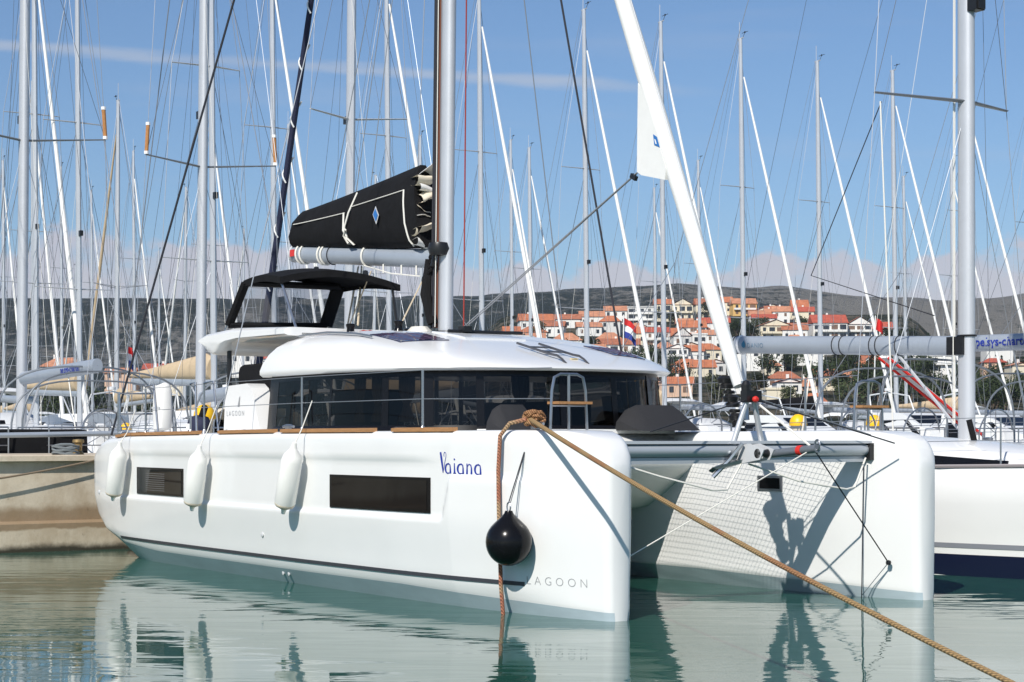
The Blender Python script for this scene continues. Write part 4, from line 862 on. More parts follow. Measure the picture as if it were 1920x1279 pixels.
pl = [(.05+.045*math.cos(a)*(1 if math.sin(a) < .2 else max(0, 1-(math.sin(a)-.2)/.8)), .045+.045*math.sin(a)*(1 if math.sin(a) < 0 else 1.9)) for a in [i*2*math.pi/24 for i in range(24)]]
MB().add([fd(x, y) for x, y in pl], [tuple(range(24))]).build('drop_emblem', mat('emblem_teal', (.04, .20, .32), .5), bo, 0)
for u in (.06, .17, 2.25, 2.4, 3.0, 3.12, 3.5): MB().tube([b1+(b0-b1).normalized()*u+Vector((0, .104*math.cos(a), .137*math.sin(a))) for a in [i*2*math.pi/16 for i in range(17)]], .008 if u != .17 else .02, 5).build('boom_strap', DARKW if u != .17 else FLAGW, bo)
MB().box(b0+Vector((-.0, -.02, .0)), (.28, .22, .24)).build('boom_fitting', BLACKP, bo)
ml = [c for c in yr.children if c.name.startswith('mast')][0]
MB().box((.16, 0, 7.42), (.16, .16, .18)).box((.24, 0, 7.40), (.06, .12, .12)).build('deck_light', BLACKP, ml)
MB().tube([(.0+.135*math.cos(a), .105*math.sin(a), 3.06) for a in [i*2*math.pi/16 for i in range(17)]], .014, 5).build('mast_strap', BLACKP, ml)
for y, m_, rr_ in ((-.12, WROPE, .009), (-.15, WROPE, .007), (.10, DARKW, .008)): MB().tube([(-.10, y, 1.9), (-.12, y*.8, 9), (-.1, y*.4, 17)], rr_, 5).build('halyard', m_, ml)
MB().tube([(.2, -.05, 1.6), (.13, -.10, 1.95)], .04, 6).build('rope_bag', BLACKC, ml)
hl = [c for c in yr.children if c.name.startswith('hull')][0]
cordrope('mooring_line', sag(W(.2, 6.75, 1.22), W(-4.4, 7.6, .25), .06, 12), .018, HEMP, 'hemp mooring line leading from the neighbouring yacht to the right edge')
cordrope('flag_halyard', [W(3.5, 6.8, 6.1), W(3.2, 6.75, 1.4)], .011, WROPE, 'white rope hanging from the left spreader of the yacht beside the catamaran', 'rope')
cordrope('flag_halyard', [W(3.5, 6.82, 6.1), W(4.6, 6.6, 3.9), W(3.6, 7.9, 3.35)], .008, DARKW, 'dark line led from the left spreader down to the mast of the neighbouring yacht', 'rope')

# further yachts in the catamaran's own row
for k, (t, H, cover, lab, bz_) in enumerate(((11.9, 18, None, 'white yacht at the right edge whose boom shows blue charter lettering', 3.14), (15.8, 17.5, None, 'white yacht moored second from the right edge in the near row', 2.9))):
    y2, c0, c1 = yacht('sailing_yacht', H=H, bow=4.2, stern=-8, boomL=5.6, boomz=(bz_, bz_+.1), hood=NAVY if k else None, arch='dark', wr=.0065, spread=(.30, .58))
    place(y2, 2.2+.5*k, t, False, lab, None)
    if k == 0:
        bo = [c for c in y2.children if c.name.startswith('boom')][0]; f = boom_xy(c0, c1, 0, -1, -.06, .132); d = c1-c0
        text_mesh('www.pelsys-charter.com', .20, boom_xy(c0, c1, 1.00, -1, -.05, .132), 'boom_lettering', BLUEP, bo, space=1.0, bold=.004)

# 2: yachts on the other side of the quay, sterns towards us
def back_yacht(s, t, label, **kw):
    y3, c0, c1 = yacht('sailing_yacht', **kw); place(y3, s, t, True, label, 'yachts stern to on the far side of the quay'); return y3, c0, c1
ya, a0, a1 = back_yacht(22, 1.44, 'white yacht at the left edge, stern to the quay, blue letters on its boom', H=17.5, bow=5.2, stern=-6.4, boomL=4.15, boomz=(2.88, 3.0), uvm=NAVY, roller=True, rake=.028, arch='dark', fine=True, spread=(.435, .72), spl=1.5, hood=None, wr=.0065)
bo = [c for c in ya.children if c.name.startswith('boom')][0]
fa = boom_xy(a0, a1, .1, 1, -.05, .132); text_mesh('pelsys-charter', .19, lambda x, y: fa(1.62-x, y), 'boom_lettering', BLUEP, bo, space=1.0, bold=.004)
yb, _, _ = back_yacht(22, 5.27, 'white yacht behind the catamaran stern, tan rollers above its spreaders', H=18.5, bow=5.2, stern=-6.4, boomL=3.9, boomz=(2.55, 2.75), nosail=True, roller=True, rake=.026, arch='dark', fine=True, spread=(.40, .70), spl=1.45, hood=SAILC, wr=.0065)
yc, _, _ = back_yacht(22, 8.8, 'yacht behind the sail bag with a navy and white furled headsail', H=19, bow=5.6, stern=-6.4, boomL=4.5, boomz=(2.4, 2.6), uvm=NAVY, rake=.018, spread=(.46, .72), spl=1.2, coverm=TAN)
yd, _, _ = back_yacht(22, -2.4, 'yacht cut by the left edge with a bundled tan sail cover', H=16.5, bow=5.2, stern=-6.4, boomL=4.6, boomz=(2.5, 2.7), coverm=TAN, hood=NAVY, arch=True)
# white spiral on the navy headsail of the third one
gs = [c for c in yc.children if c.name.startswith('furled_headsail')][0]
m = MB(); fx0, fx1 = 5.25, .15-.018*16
for k in range(9):
    z = 5.2+k*1.25; pts = []
    for i in range(9):
        a = -1.2+i*.55; z_ = z+i*.075; x = 5.25+(-.22-5.25)*(z_-1.53)/(17.48-1.53); pts.append((x+.10*math.sin(a), .10*math.cos(a), z_))
    m.tube(pts, .022, 5)
m.build('spiral_stripe', SAILW, gs)
tag(MB().tube([W(13.4, -9, 1.62), W(13.35, .35, 1.78)], .04, 8).build('gangway_pole', ALUG), 'grey pole lying level along the quay edge left of the catamaran stern', 'pole')
r = empty('cockpit_cover', W(15.75, -.35, 1.35), TH+math.pi, 'black folded canvas and frame in the cockpit of the left yacht', 'canvas cover')
rbx = MB(); rbx.loft([[(0, y, 0), (.5, y, 0), (.55, y, .35), (.4, y, .5), (.05, y, .48)] for y in (-.9, -.85, .75, .8)]).build('canvas', BLACKC, r, 40)

# 3: the second row, bows towards the viewer
ROW = [(10.1, 1.0), (19.06, 1.03), (23.9, 1.04), (28.1, 1.02), (33.2, 1.0), (37.2, 1.0), (41.6, .99), (46.1, .965), (50.8, .97), (55.6, .98), (60.3, .96)]
pa, _, _ = yacht('sailing_yacht', H=19.3, hood=LGREY, canopy=WHITE2, wr=.010, mr=.10, fb=1.5, cabh=.22); pb, _, _ = yacht('sailing_yacht', H=19.3, hood=TAN, coverm=TAN, wr=.010, mr=.10, fb=1.5, cabh=.22); pc, _, _ = yacht('sailing_yacht', H=19.3, coverm=BLACKC, boomyaw=8, wr=.010, mr=.10, hood=BLACKC, boomz=(2.9, 3.3), canopy=LGREY, fb=1.5, cabh=.2)
TA, TB, TCT = tree_of(pa), tree_of(pb), tree_of(pc)
nm2 = ['whose mast is hidden among those at the left edge', 'whose mast rises just left of the sail bag', 'whose mast passes behind the middle of the sail bag', 'whose mast rises just right of the catamaran mast', 'tallest looking, left of the white furled jib', 'whose mast crosses the clew of the furled jib', 'whose mast stands right of the furled jib', 'whose mast rises above the end of the grey boom', 'between the long grey boom and the thick right mast', 'partly behind the thick mast at the right', 'at the right edge of the photo']
for k, (t, sc) in enumerate(ROW):
    src, tr = ((pc, TCT), (pa, TA), (pb, TB), (pa, TA))[(k+1) % 4]
    lab = 'second row yacht, ' + nm2[k]
    dup(src, W(47, t), TH, sc, lab, GROW, tr)['category'] = 'sailing yacht'
# motor cruisers lying between the masts
def motor(name, lab, x, d, rz, sc, hc):
    r = empty(name, (x, d, 0), rz, lab, 'motor boat'); r.scale = (sc,)*3
    HBm = [(0, .05), (.1, .5), (.3, .9), (.6, 1), (1, .95)]; rr = []
    for i in range(17):
        u = i/16; X = 5-10*u; w_ = 1.75*lerp(HBm, u); f = 1.75-.5*u; rr.append([(X+.5*(1-u), -w_, f), (X, -w_*.86, .3), (X-.3, -w_*.6, -.4), (X-.3, w_*.6, -.4), (X, w_*.86, .3), (X+.5*(1-u), w_, f), (X+.4, 0, f+.08)])
    MB().loft(rr).build('hull', hc, r, 40)
    MB().loft([[(3.0, -.5, 1.5), (3.0, .5, 1.5), (3.0, .5, 1.55), (3.0, -.5, 1.55)], [(1.4, -1.25, 1.4), (1.4, 1.25, 1.4), (1.2, 1.15, 2.2), (1.2, -1.15, 2.2)], [(0, -1.35, 1.3), (0, 1.35, 1.3), (-.3, 1.15, 2.9), (-.3, -1.15, 2.9)], [(-2.6, -1.35, 1.2), (-2.6, 1.35, 1.2), (-2.5, 1.15, 2.95), (-2.5, -1.15, 2.95)]]).build('deck_house', WHITEY, r, 30)
    for sg in (-1, 1): MB().add([(1.0, sg*1.22, 1.95), (-2.2, sg*1.30, 1.95), (-2.2, sg*1.20, 2.6), (.1, sg*1.18, 2.6)], [(0, 1, 2, 3)]).build('window', DGLASS, r, 0)
    MB().add([(1.24, -1.0, 2.0), (1.24, 1.0, 2.0), (-.10, 1.0, 2.75), (-.10, -1.0, 2.75)], [(0, 1, 2, 3)]).build('windscreen', DGLASS, r, 0, loc=(.12, 0, .06))
    m = MB(); m.tube([(-2.3, -1.2, 2.9), (-2.6, -1.1, 3.7), (-2.7, 0, 3.85), (-2.6, 1.1, 3.7), (-2.3, 1.2, 2.9)], .035, 6); m.lathe([(0, 0), (.18, .02), (.18, .12), (0, .16)], 12, (-2.65, 0, 3.9)); m.build('radar_arch', WHITEY, r)
    m = MB(); m.tube([(4.9, 0, 1.8), (4.7, .4, 2.35), (2.0, 1.55, 2.2), (2.0, 1.55, 1.6)], .02, 5); m.tube([(4.9, 0, 1.8), (4.7, -.4, 2.35), (2.0, -1.55, 2.2), (2.0, -1.55, 1.6)], .02, 5); m.build('bow_rail', STEEL, r)
for k, (u, d, rz, sc, lb) in enumerate(((120, 64, 2.6, .85, 'white motor cruiser behind the stern of the left yacht'), (238, 72, 2.2, .9, 'white motor cruiser behind the white lifebuoy cover'), (345, 76, 2.5, .95, 'white motor cruiser behind the second thick mast'), (1500, 66, -1.0, .85, 'white motor cruiser behind the end of the bowsprit'), (1740, 70, -1.1, .9, 'white motor cruiser between the red gangway and the thick mast'), (1890, 64, -.9, .85, 'white motor cruiser at the right edge behind the thick mast'))):
    motor('motor_cruiser', lb, (u-960)/F*d, d, rz, sc, WHITEY if k != 2 else NAVYP)
# 4: scattered masts farther off: photo column of the mast, row of its top, distance
FAR = [(218, 190, 88, 1, 'b'), (253, 282, 96, 0, 'a'), (117, 312, 108, 0, 'a'), (64, 150, 76, 0, 'c'), (174, 356, 118, 0, 'a'), (346, 352, 116, 1, 'd'), (400, 196, 82, 0, 'c'), (545, 232, 86, 0, 'a'), (962, 262, 96, 0, 'a'), (997, 276, 101, 0, 'c'), (1231, 352, 112, 0, 'a'), (1314, 300, 106, 0, 'a'), (792, 254, 97, 0, 'c'), (300, 470, 130, 0, 'a'), (455, 430, 125, 1, 'a'), (8, 300, 100, 0, 'c'), (140, 500, 134, 1, 'a'), (700, 330, 112, 1, 'a'), (1700, 330, 118, 0, 'a'), (1790, 300, 112, 0, 'c')]
pd, _, _ = yacht('sailing_yacht', H=16.5, hullm=mat('yacht_cream', (.66, .62, .52), .4), sailm=TAN, uvm=TAN, coverm=TAN, hood=TAN, wr=.012, mr=.11, spread=(.5,))
pe, _, _ = yacht('sailing_yacht', H=18, hullm=NAVYP, coverm=NAVY, wr=.012, mr=.11, hood=NAVY)
pf, _, _ = yacht('sailing_yacht', H=18.5, wr=.012, mr=.11, coverm=TAN, spread=(.33, .62), hood=BLACKC)
pg, _, _ = yacht('sailing_yacht', H=17, wr=.009, mr=.085, coverm=TAN, nosail=True, hood=None, canopy=None, cabh=.25)
TG = tree_of(pg)
SRC = {'b': (pd, tree_of(pd), 16.5), 'd': (pe, tree_of(pe), 18), 'a': (pa, TA, 19.3), 'c': (pf, tree_of(pf), 18.5)}
kindw = {'b': 'cream yacht with a tan furled headsail', 'd': 'dark hulled yacht', 'a': 'small looking white yacht', 'c': 'white yacht with a tan sail cover'}
order = sorted(range(len(FAR)), key=lambda i: FAR[i][0]); rank = {i: k for k, i in enumerate(order)}
ORD = ['first', 'second', 'third', 'fourth', 'fifth', 'sixth', 'seventh', 'eighth', 'ninth', 'tenth', 'eleventh', 'twelfth', 'thirteenth', 'fourteenth', 'fifteenth', 'sixteenth', 'seventeenth', 'eighteenth', 'nineteenth', 'twentieth']
for i, (u, v, d, flip, kd) in enumerate(FAR):
    src, tr, H = SRC[kd]; zt = CAMZ+(HZ-v)*d/F; x = (u-960)/F*d
    o = dup(src, (x, d, 0), TH+(math.pi if flip else 0)+random.uniform(-.06, .06), zt/H, f'{kindw[kd]} far off, {ORD[rank[i]]} far mast from the left', 'masts of the farthest yachts', tr); o['category'] = 'sailing yacht'
for (u_, d_, fl_, sc_, lb_) in ((402, 53, 0, 1.12, 'yacht with a tan sail cover just right of the second thick mast at the left'), (150, 58, 0, 1.05, 'yacht with a tan sail cover seen above the coil on the quay')):
    dup(pg, ((u_-960)/F*d_, d_, 0), TH+.04*sc_, sc_, lb_, None, TG)['category'] = 'sailing yacht'
for o in (pa, pb, pc, pd, pe, pf, pg):                       # the pattern yachts themselves: off, their copies stand in the rows
    for c in list(kids(o)):
        for g in kids(c): bpy.data.objects.remove(g)
        bpy.data.objects.remove(c)
    bpy.data.objects.remove(o)
# raised red and white gangway, flags
r = empty('raised_gangway', W(9.6, 15.3, 1.5), TH, 'red edged white gangway hoisted at a slant left of the thick mast', 'gangway')
ga = Vector((.0, 0, .25)); gb = Vector((-.55, -1.85, 1.65))
mb = MB(); dd = (gb-ga); side = Vector((.085, .03, 0))
for sg in (-1, 1): MB().tube([ga+side*sg, gb+side*sg], .030, 6).build('side_rail', REDP, r)
MB().loft([[ga-side*.8, ga+side*.8, ga+side*.8+Vector((0, .03, .04)), ga-side*.8+Vector((0, .03, .04))], [gb-side*.8, gb+side*.8, gb+side*.8+Vector((0, .03, .04)), gb-side*.8+Vector((0, .03, .04))]]).build('deck_board', WHITE2, r, 0)
def flag(u, v, d, wd, h, cols, label, lean=.25):
    p = Vector(((u-960)/F*d, d, CAMZ+(HZ-v)*d/F)); r = empty('flag', p, 0, label, 'flag')
    MB().tube([(0, 0, -1.6), (.10*lean, 0, h*1.15)], .02, 6).build('staff', WHITE2, r)
    for k, m_ in enumerate(cols):
        mb = MB(); n = len(cols); mb.grid(lambda a, b: (.03+wd*a*.8+.05*math.sin(a*5), .10*math.sin(a*6+k), h*(1-(k+b)/n)-wd*a*.55), 8, 2); mb.build('stripe', m_, r, 60)
flag(1168, 632, 58, .55, .62, (FLAGR, FLAGW, FLAGB), 'red, white and blue flag flying before the hillside houses')
flag(1640, 618, 60, .35, .4, (FLAGR,), 'faded red flag below the white balcony house at the right')
flag(238, 688, 62, .3, .7, (FLAGR, FLAGW, FLAGB), 'furled red, white and blue flag among the masts at the left')
# ------------------------------------------------------------------ land, ridge, town
from mathutils import noise as mn
VR = [(-800, 560), (0, 557), (250, 555), (480, 558), (700, 556), (900, 552), (1000, 545), (1100, 541), (1200, 533), (1270, 527), (1330, 532), (1400, 537), (1470, 535), (1530, 541), (1600, 551), (1700, 556), (1780, 560), (1850, 556), (1920, 550), (2100, 545), (3000, 560)]
def town_z(d): v = 780-(d-350)/2.5; return CAMZ+(HZ-v)*d/F
def land(x, y):
    u = x/max(y, 1)*F+960; k = sm(u, 780, 960)*(1-.45*sm(u, 1690, 1800))
    a = town_z(min(max(y, 350), 830)) if y < 830 else town_z(830)-(y-830)*.02
    if y < 350: a = 1.6+(town_z(350)-1.6)*sm(y, 190, 350)
    low = 1.6+14*sm(y, 230, 900)+14*sm(y, 900, 1500)
    z = low*(1-k)+a*k
    zr_ = CAMZ+(HZ-lerp(VR, u))*2600/F
    if y > 1000:
        h = sm(y, 1000, 2650); rid = 0
        p = Vector((x/420, y/420, 3)); rid = mn.fractal(p, 1.0, 2.1, 6)*30*math.sin(math.pi*min(1, (y-1000)/1600))
        z = z+(zr_-z)*h**.8+rid*(1 if y < 2600 else 0)
        if y > 2650: z = zr_-(y-2650)*.10
        p2 = Vector((x/60, y/60, 7)); z += mn.fractal(p2, .8, 2.0, 5)*4.0*sm(y, 1000, 1300)
    if 900 < y < 2600: z = min(z, CAMZ+(zr_-CAMZ)*y/2600*(.985-.03*(2600-y)/1700)+mn.noise(Vector((x/40, y/40, 2)))*1.2)
    if y <= 1000: z += mn.fractal(Vector((x/50, y/50, 1)), 1, 2, 3)*.8*sm(y, 260, 420)
    return z
def hill_mat():
    m = bpy.data.materials.new('hill_scrub'); m.use_nodes = True; t = m.node_tree; b = t.nodes['Principled BSDF']; b.inputs['Roughness'].default_value = 1; b.inputs['Specular IOR Level'].default_value = .1
    c = nn(t, 'ShaderNodeTexCoord'); g = nn(t, 'ShaderNodeSeparateXYZ'); t.links.new(c.outputs['Object'], g.inputs[0])
    mp = nn(t, 'ShaderNodeMapping'); mp.inputs['Scale'].default_value = (1, .5, 1.5); t.links.new(c.outputs['Object'], mp.inputs[0])
    a = nn(t, 'ShaderNodeTexNoise', inp={'Scale': .085, 'Detail': 9, 'Roughness': .78}); b2 = nn(t, 'ShaderNodeTexNoise', inp={'Scale': .0035, 'Detail': 5, 'Roughness': .6}); b3 = nn(t, 'ShaderNodeTexNoise', inp={'Scale': .016, 'Detail': 6, 'Roughness': .65})
    for q in (a, b2, b3): t.links.new(mp.outputs[0], q.inputs['Vector'])
    rt = sstep(t, g.outputs[0], -150, 500)
    thr = mth(t, 'ADD', mth(t, 'MULTIPLY', b2.outputs['Fac'], .55), mth(t, 'ADD', mth(t, 'MULTIPLY', b3.outputs['Fac'], .5), mth(t, 'MULTIPLY', a.outputs['Fac'], 1.0)))
    thr = mth(t, 'ADD', thr, mth(t, 'MULTIPLY', rt, .16))
    k = sstep(t, thr, 1.03, 1.20)
    mx = nn(t, 'ShaderNodeMix', data_type='RGBA'); mx.inputs[6].default_value = (.028, .036, .026, 1); mx.inputs[7].default_value = (.25, .235, .205, 1); t.links.new(k, mx.inputs[0])
    near_ = mth(t, 'SUBTRACT', 1, sstep(t, g.outputs[1], 800, 1100)); n2 = nn(t, 'ShaderNodeMix', data_type='RGBA'); t.links.new(mth(t, 'MULTIPLY', near_, .85), n2.inputs[0]); t.links.new(mx.outputs[2], n2.inputs[6])
    n3 = nn(t, 'ShaderNodeMix', data_type='RGBA'); n3.inputs[6].default_value = (.035, .045, .022, 1); n3.inputs[7].default_value = (.24, .20, .14, 1); t.links.new(sstep(t, a.outputs['Fac'], .46, .6), n3.inputs[0]); t.links.new(n3.outputs[2], n2.inputs[7])
    t.links.new(n2.outputs[2], b.inputs['Base Color'])
    bp = nn(t, 'ShaderNodeBump', inp={'Strength': 1, 'Distance': 9}); t.links.new(mth(t, 'ADD', a.outputs['Fac'], b3.outputs['Fac']), bp.inputs['Height']); t.links.new(bp.outputs[0], b.inputs['Normal']); return m
ys = [170, 185, 195, 210, 230, 260, 300]+[350+25*i for i in range(20)]+[860+30*i for i in range(12)]+[1220+38*i for i in range(40)]+[2740, 2800, 2900, 3200]
mb = MB(); nx = 200
rows = []
for y in ys:
    rows.append([Vector((-(.55*y+60)+2*(.55*y+60)*i/nx, y, 0)) for i in range(nx+1)])
vs = []
for r_ in rows:
    for p in r_: vs.append((p.x, p.y, land(p.x, p.y) if p.y > 170 else -2))
n = nx+1; mb.add(vs, [(i*n+j, i*n+j+1, (i+1)*n+j+1, (i+1)*n+j) for i in range(len(ys)-1) for j in range(nx)])
tag(mb.build('hills', hill_mat(), None, 180), kind='structure')
# harbour wall along the far shore
mb = MB(); rr = []
for i in range(41):
    x = -150+320*i/40; rr.append([(x, 178, -1), (x, 178, 3.2), (x, 179.2, 3.2), (x, 179.2, -1)])
tag(mb.build('harbour_wall', mat('shore_stone', (.34, .31, .26), .9, var=.35, vscale=.9, bump=.5, bscale=2), None, 20), 'long low stone wall along the far shore below the trees', 'wall')

HW_ = mat('render_white', (.74, .73, .69), .85, var=.06, vscale=.3); HCR = mat('render_cream', (.70, .63, .48), .85, var=.06, vscale=.3); HYE = mat('render_ochre', (.66, .42, .15), .85, var=.08, vscale=.3); HGR = mat('render_grey', (.58, .58, .56), .85, var=.06, vscale=.3); HPI = mat('render_pink', (.62, .42, .30), .85, var=.08, vscale=.3)
TILE = mat('roof_tile', (.44, .150, .070), .85, var=.28, vscale=.6); TILER = mat('roof_tile_red', (.40, .085, .05), .85, var=.25, vscale=.6); TILE2 = mat('roof_tile_pale', (.47, .21, .12), .85, var=.3, vscale=.6); TILE3 = mat('roof_tile_worn', (.36, .13, .07), .85, var=.35, vscale=.8); FLATR = mat('flat_roof', (.5, .5, .48), .9, var=.1)
WIN = mat('house_window', (.03, .035, .045), .25); SHUT = mat('shutter', (.16, .10, .07), .7); BALC = mat('balcony_shade', (.60, .59, .56), .8)
WINME = {}
def unit_window(mm):
    if mm.name not in WINME:
        o = MB().box((0, 0, 0), (1, .16, 1)).build('window', mm); WINME[mm.name] = o.data; bpy.data.objects.remove(o)
    return WINME[mm.name]
COLW = {'W': (HW_, 'white'), 'C': (HCR, 'cream'), 'Y': (HYE, 'ochre'), 'G': (HGR, 'pale grey'), 'P': (HPI, 'pinkish')}
# u0, u1, row of the roof ridge, of the eave, of the foot, wall, roof (g gable to us, s ridge across, h hip, f flat), label
Z = lambda a, b, r, e, f, c, k, lab: (900+a/2.4, 900+b/2.4, 520+r/2.4, 520+e/2.4, 520+f/2.4, c, k, lab)
HS = [Z(180, 332, 166, 194, 240, 'W', 's', 'long white terrace house at the upper left end of the town'), Z(335, 452, 168, 188, 232, 'W', 's', 'white house with a low orange roof in the top row, right of the long terrace'), Z(450, 560, 154, 176, 222, 'W', 's', 'white house with an orange roof, third from the left in the top row'),
 Z(560, 662, 131, 150, 212, 'W', 's', 'white two storey house with an orange roof left of the grey block'), Z(664, 782, 108, 136, 222, 'G', 'f', 'pale grey flat roofed block with open balconies in the top row'), Z(786, 862, 100, 120, 196, 'C', 's', 'cream house with terraces right of the grey block'),
 Z(864, 958, 96, 124, 196, 'C', 'g', 'cream gabled house with two rows of small windows, in the middle of the top row'), Z(972, 1034, 98, 122, 190, 'C', 's', 'narrow cream house left of the furled white jib'), Z(1040, 1134, 90, 112, 158, 'C', 's', 'cream house with an orange roof just right of the furled jib on the hilltop'),
 Z(1138, 1246, 96, 118, 172, 'Y', 's', 'ochre house with a wide orange roof, highest on the hill'), Z(1240, 1394, 121, 150, 182, 'C', 'g', 'cream house with a broad gable and dishes on its red roof'), Z(1394, 1502, 135, 154, 204, 'C', 's', 'cream house with a red roof between the gabled house and the large white flats'),
 Z(1500, 1654, 170, 204, 284, 'W', 's', 'large white flats with rows of dark balconies under a red roof'), Z(1656, 1764, 177, 212, 276, 'W', 'g', 'white gabled house next to the large flats with dark balconies'), Z(1768, 1856, 204, 232, 270, 'W', 's', 'white house with a red roof at the right end of the top row'),
 Z(36, 102, 248, 272, 290, 'W', 's', 'low house with an orange roof at the far left of the town'), Z(108, 182, 224, 242, 276, 'W', 's', 'small white house with an orange roof behind the catamaran roof, second from the left'), Z(172, 302, 222, 246, 296, 'W', 'h', 'white house with a wide orange hip roof in the second row'),
 Z(326, 458, 252, 282, 336, 'W', 'h', 'white house with a large orange roof just above the catamaran coachroof'), Z(440, 548, 204, 222, 266, 'W', 's', 'white house with an orange roof below the top row, left of the flag'), Z(524, 640, 250, 278, 320, 'P', 'h', 'house with a steep orange roof under the flag'),
 Z(536, 716, 278, 302, 384, 'W', 's', 'four storey white apartment house with balconies right above the coachroof end'), Z(664, 752, 224, 252, 304, 'C', 'h', 'cream house with an orange roof and arched balconies right of the flag'), Z(746, 856, 228, 246, 350, 'W', 's', 'tall white apartment house with red striped balconies'),
 Z(870, 952, 226, 264, 356, 'G', 'g', 'pale grey gabled apartment house left of the narrow white tower house'), Z(956, 1022, 246, 258, 346, 'W', 'f', 'narrow white tower house with square windows'), Z(976, 1056, 184, 206, 248, 'W', 's', 'house with a dark red roof below the hilltop, left of the jib'), Z(1048, 1124, 178, 204, 240, 'W', 's', 'house with a dark red roof directly right of the jib'),
 Z(1228, 1334, 168, 184, 226, 'W', 's', 'white house with a sloping red roof below the broad gable'), Z(1262, 1402, 190, 218, 286, 'C', 'g', 'cream house with deep terraces above the end of the grey boom'), Z(1362, 1474, 208, 236, 288, 'W', 's', 'white house with tiled terraces above the grey boom'),
 Z(1118, 1366, 300, 318, 424, 'W', 'f', 'wide modern white flat roofed building under the end of the grey boom'), Z(1428, 1548, 318, 334, 402, 'W', 'f', 'white flat roofed building below the middle of the grey boom'), Z(870, 922, 410, 430, 462, 'P', 's', 'small house with an orange roof near the shore, left of the cream villa'), Z(912, 1062, 376, 404, 452, 'C', 's', 'cream villa with a bright orange roof near the shore left of the jib'),
 Z(1290, 1442, 428, 454, 496, 'W', 'h', 'white villa with a wide orange hip roof and a skylight'), Z(1476, 1602, 400, 422, 486, 'W', 'g', 'white gabled villa with an orange roof edge below the flat roofed building'), Z(1436, 1534, 456, 490, 512, 'P', 'h', 'low house with a large orange hip roof near the shore'), Z(1452, 1556, 528, 558, 590, 'W', 'h', 'low shore house with an orange roof behind the yellow domed pedestal'), Z(1290, 1420, 500, 506, 560, 'C', 'f', 'low cream shore building with dark openings'),
 (1698, 1788, 663, 668, 699, 'W', 'f', 'white modern villa with wide windows left of the thick mast'), (1846, 1888, 673, 679, 692, 'P', 'h', 'brick coloured house with a red roof right of the thick mast'), (1898, 1935, 680, 686, 712, 'C', 'g', 'cream gabled house at the right edge'), (1640, 1668, 727, 736, 752, 'W', 's', 'small white shore house with an orange roof at the right'), (1850, 1900, 634, 640, 662, 'W', 's', 'white house behind the blue charter lettering'), (1700, 1740, 590+62, 657, 668, 'W', 'g', 'small white house with a red roof just above the grey boom at the right'),
 (74, 154, 671, 687, 704, 'W', 'h', 'long white building with an orange roof among the masts at the left'), (196, 252, 692, 699, 712, 'P', 's', 'red roofed shed among the masts, right of the long orange roof'), (268, 318, 684, 692, 710, 'W', 's', 'white shed with a red roof left of the second thick mast'), (428, 476, 648, 662, 684, 'W', 's', 'white house with a red roof seen under the cockpit roof'), (486, 530, 664, 672, 690, 'W', 's', 'small white house with a red roof left of the coachroof'), (318, 350, 690, 699, 716, 'C', 's', 'small cream house with a red roof at the second thick mast')]
rx_ = random.Random(5); gap = []
for vf, n_, ua, ub, rown in ((604, 5, 1250, 1500, 'hilltop'), (634, 7, 930, 1290, 'upper'), (650, 6, 930, 1330, 'middle'), (664, 6, 1420, 1700, 'right middle'), (678, 7, 1180, 1440, 'inner'), (690, 8, 1000, 1400, 'lower'), (706, 6, 1130, 1640, 'lowest'), (738, 7, 1180, 1680, 'shore')):
    us = sorted(rx_.uniform(ua, ub) for _ in range(n_))
    for q, u in enumerate(us):
        w_ = rx_.uniform(30, 56); h_ = rx_.uniform(16, 30); rh = rx_.uniform(6, 12); cc = rx_.choice('WWWCGP'); k_ = rx_.choice('sshg'); v = vf+rx_.uniform(-5, 5)
        HS.append((u, u+w_, v-h_-rh, v-h_, v, cc, k_, f'small {dict(W="white", C="cream", G="grey", P="pinkish")[cc]} infill house, {rown} row of the town, {["first", "second", "third", "fourth", "fifth", "sixth", "seventh", "eighth", "ninth"][q]} infill from the left'))
AREA = []
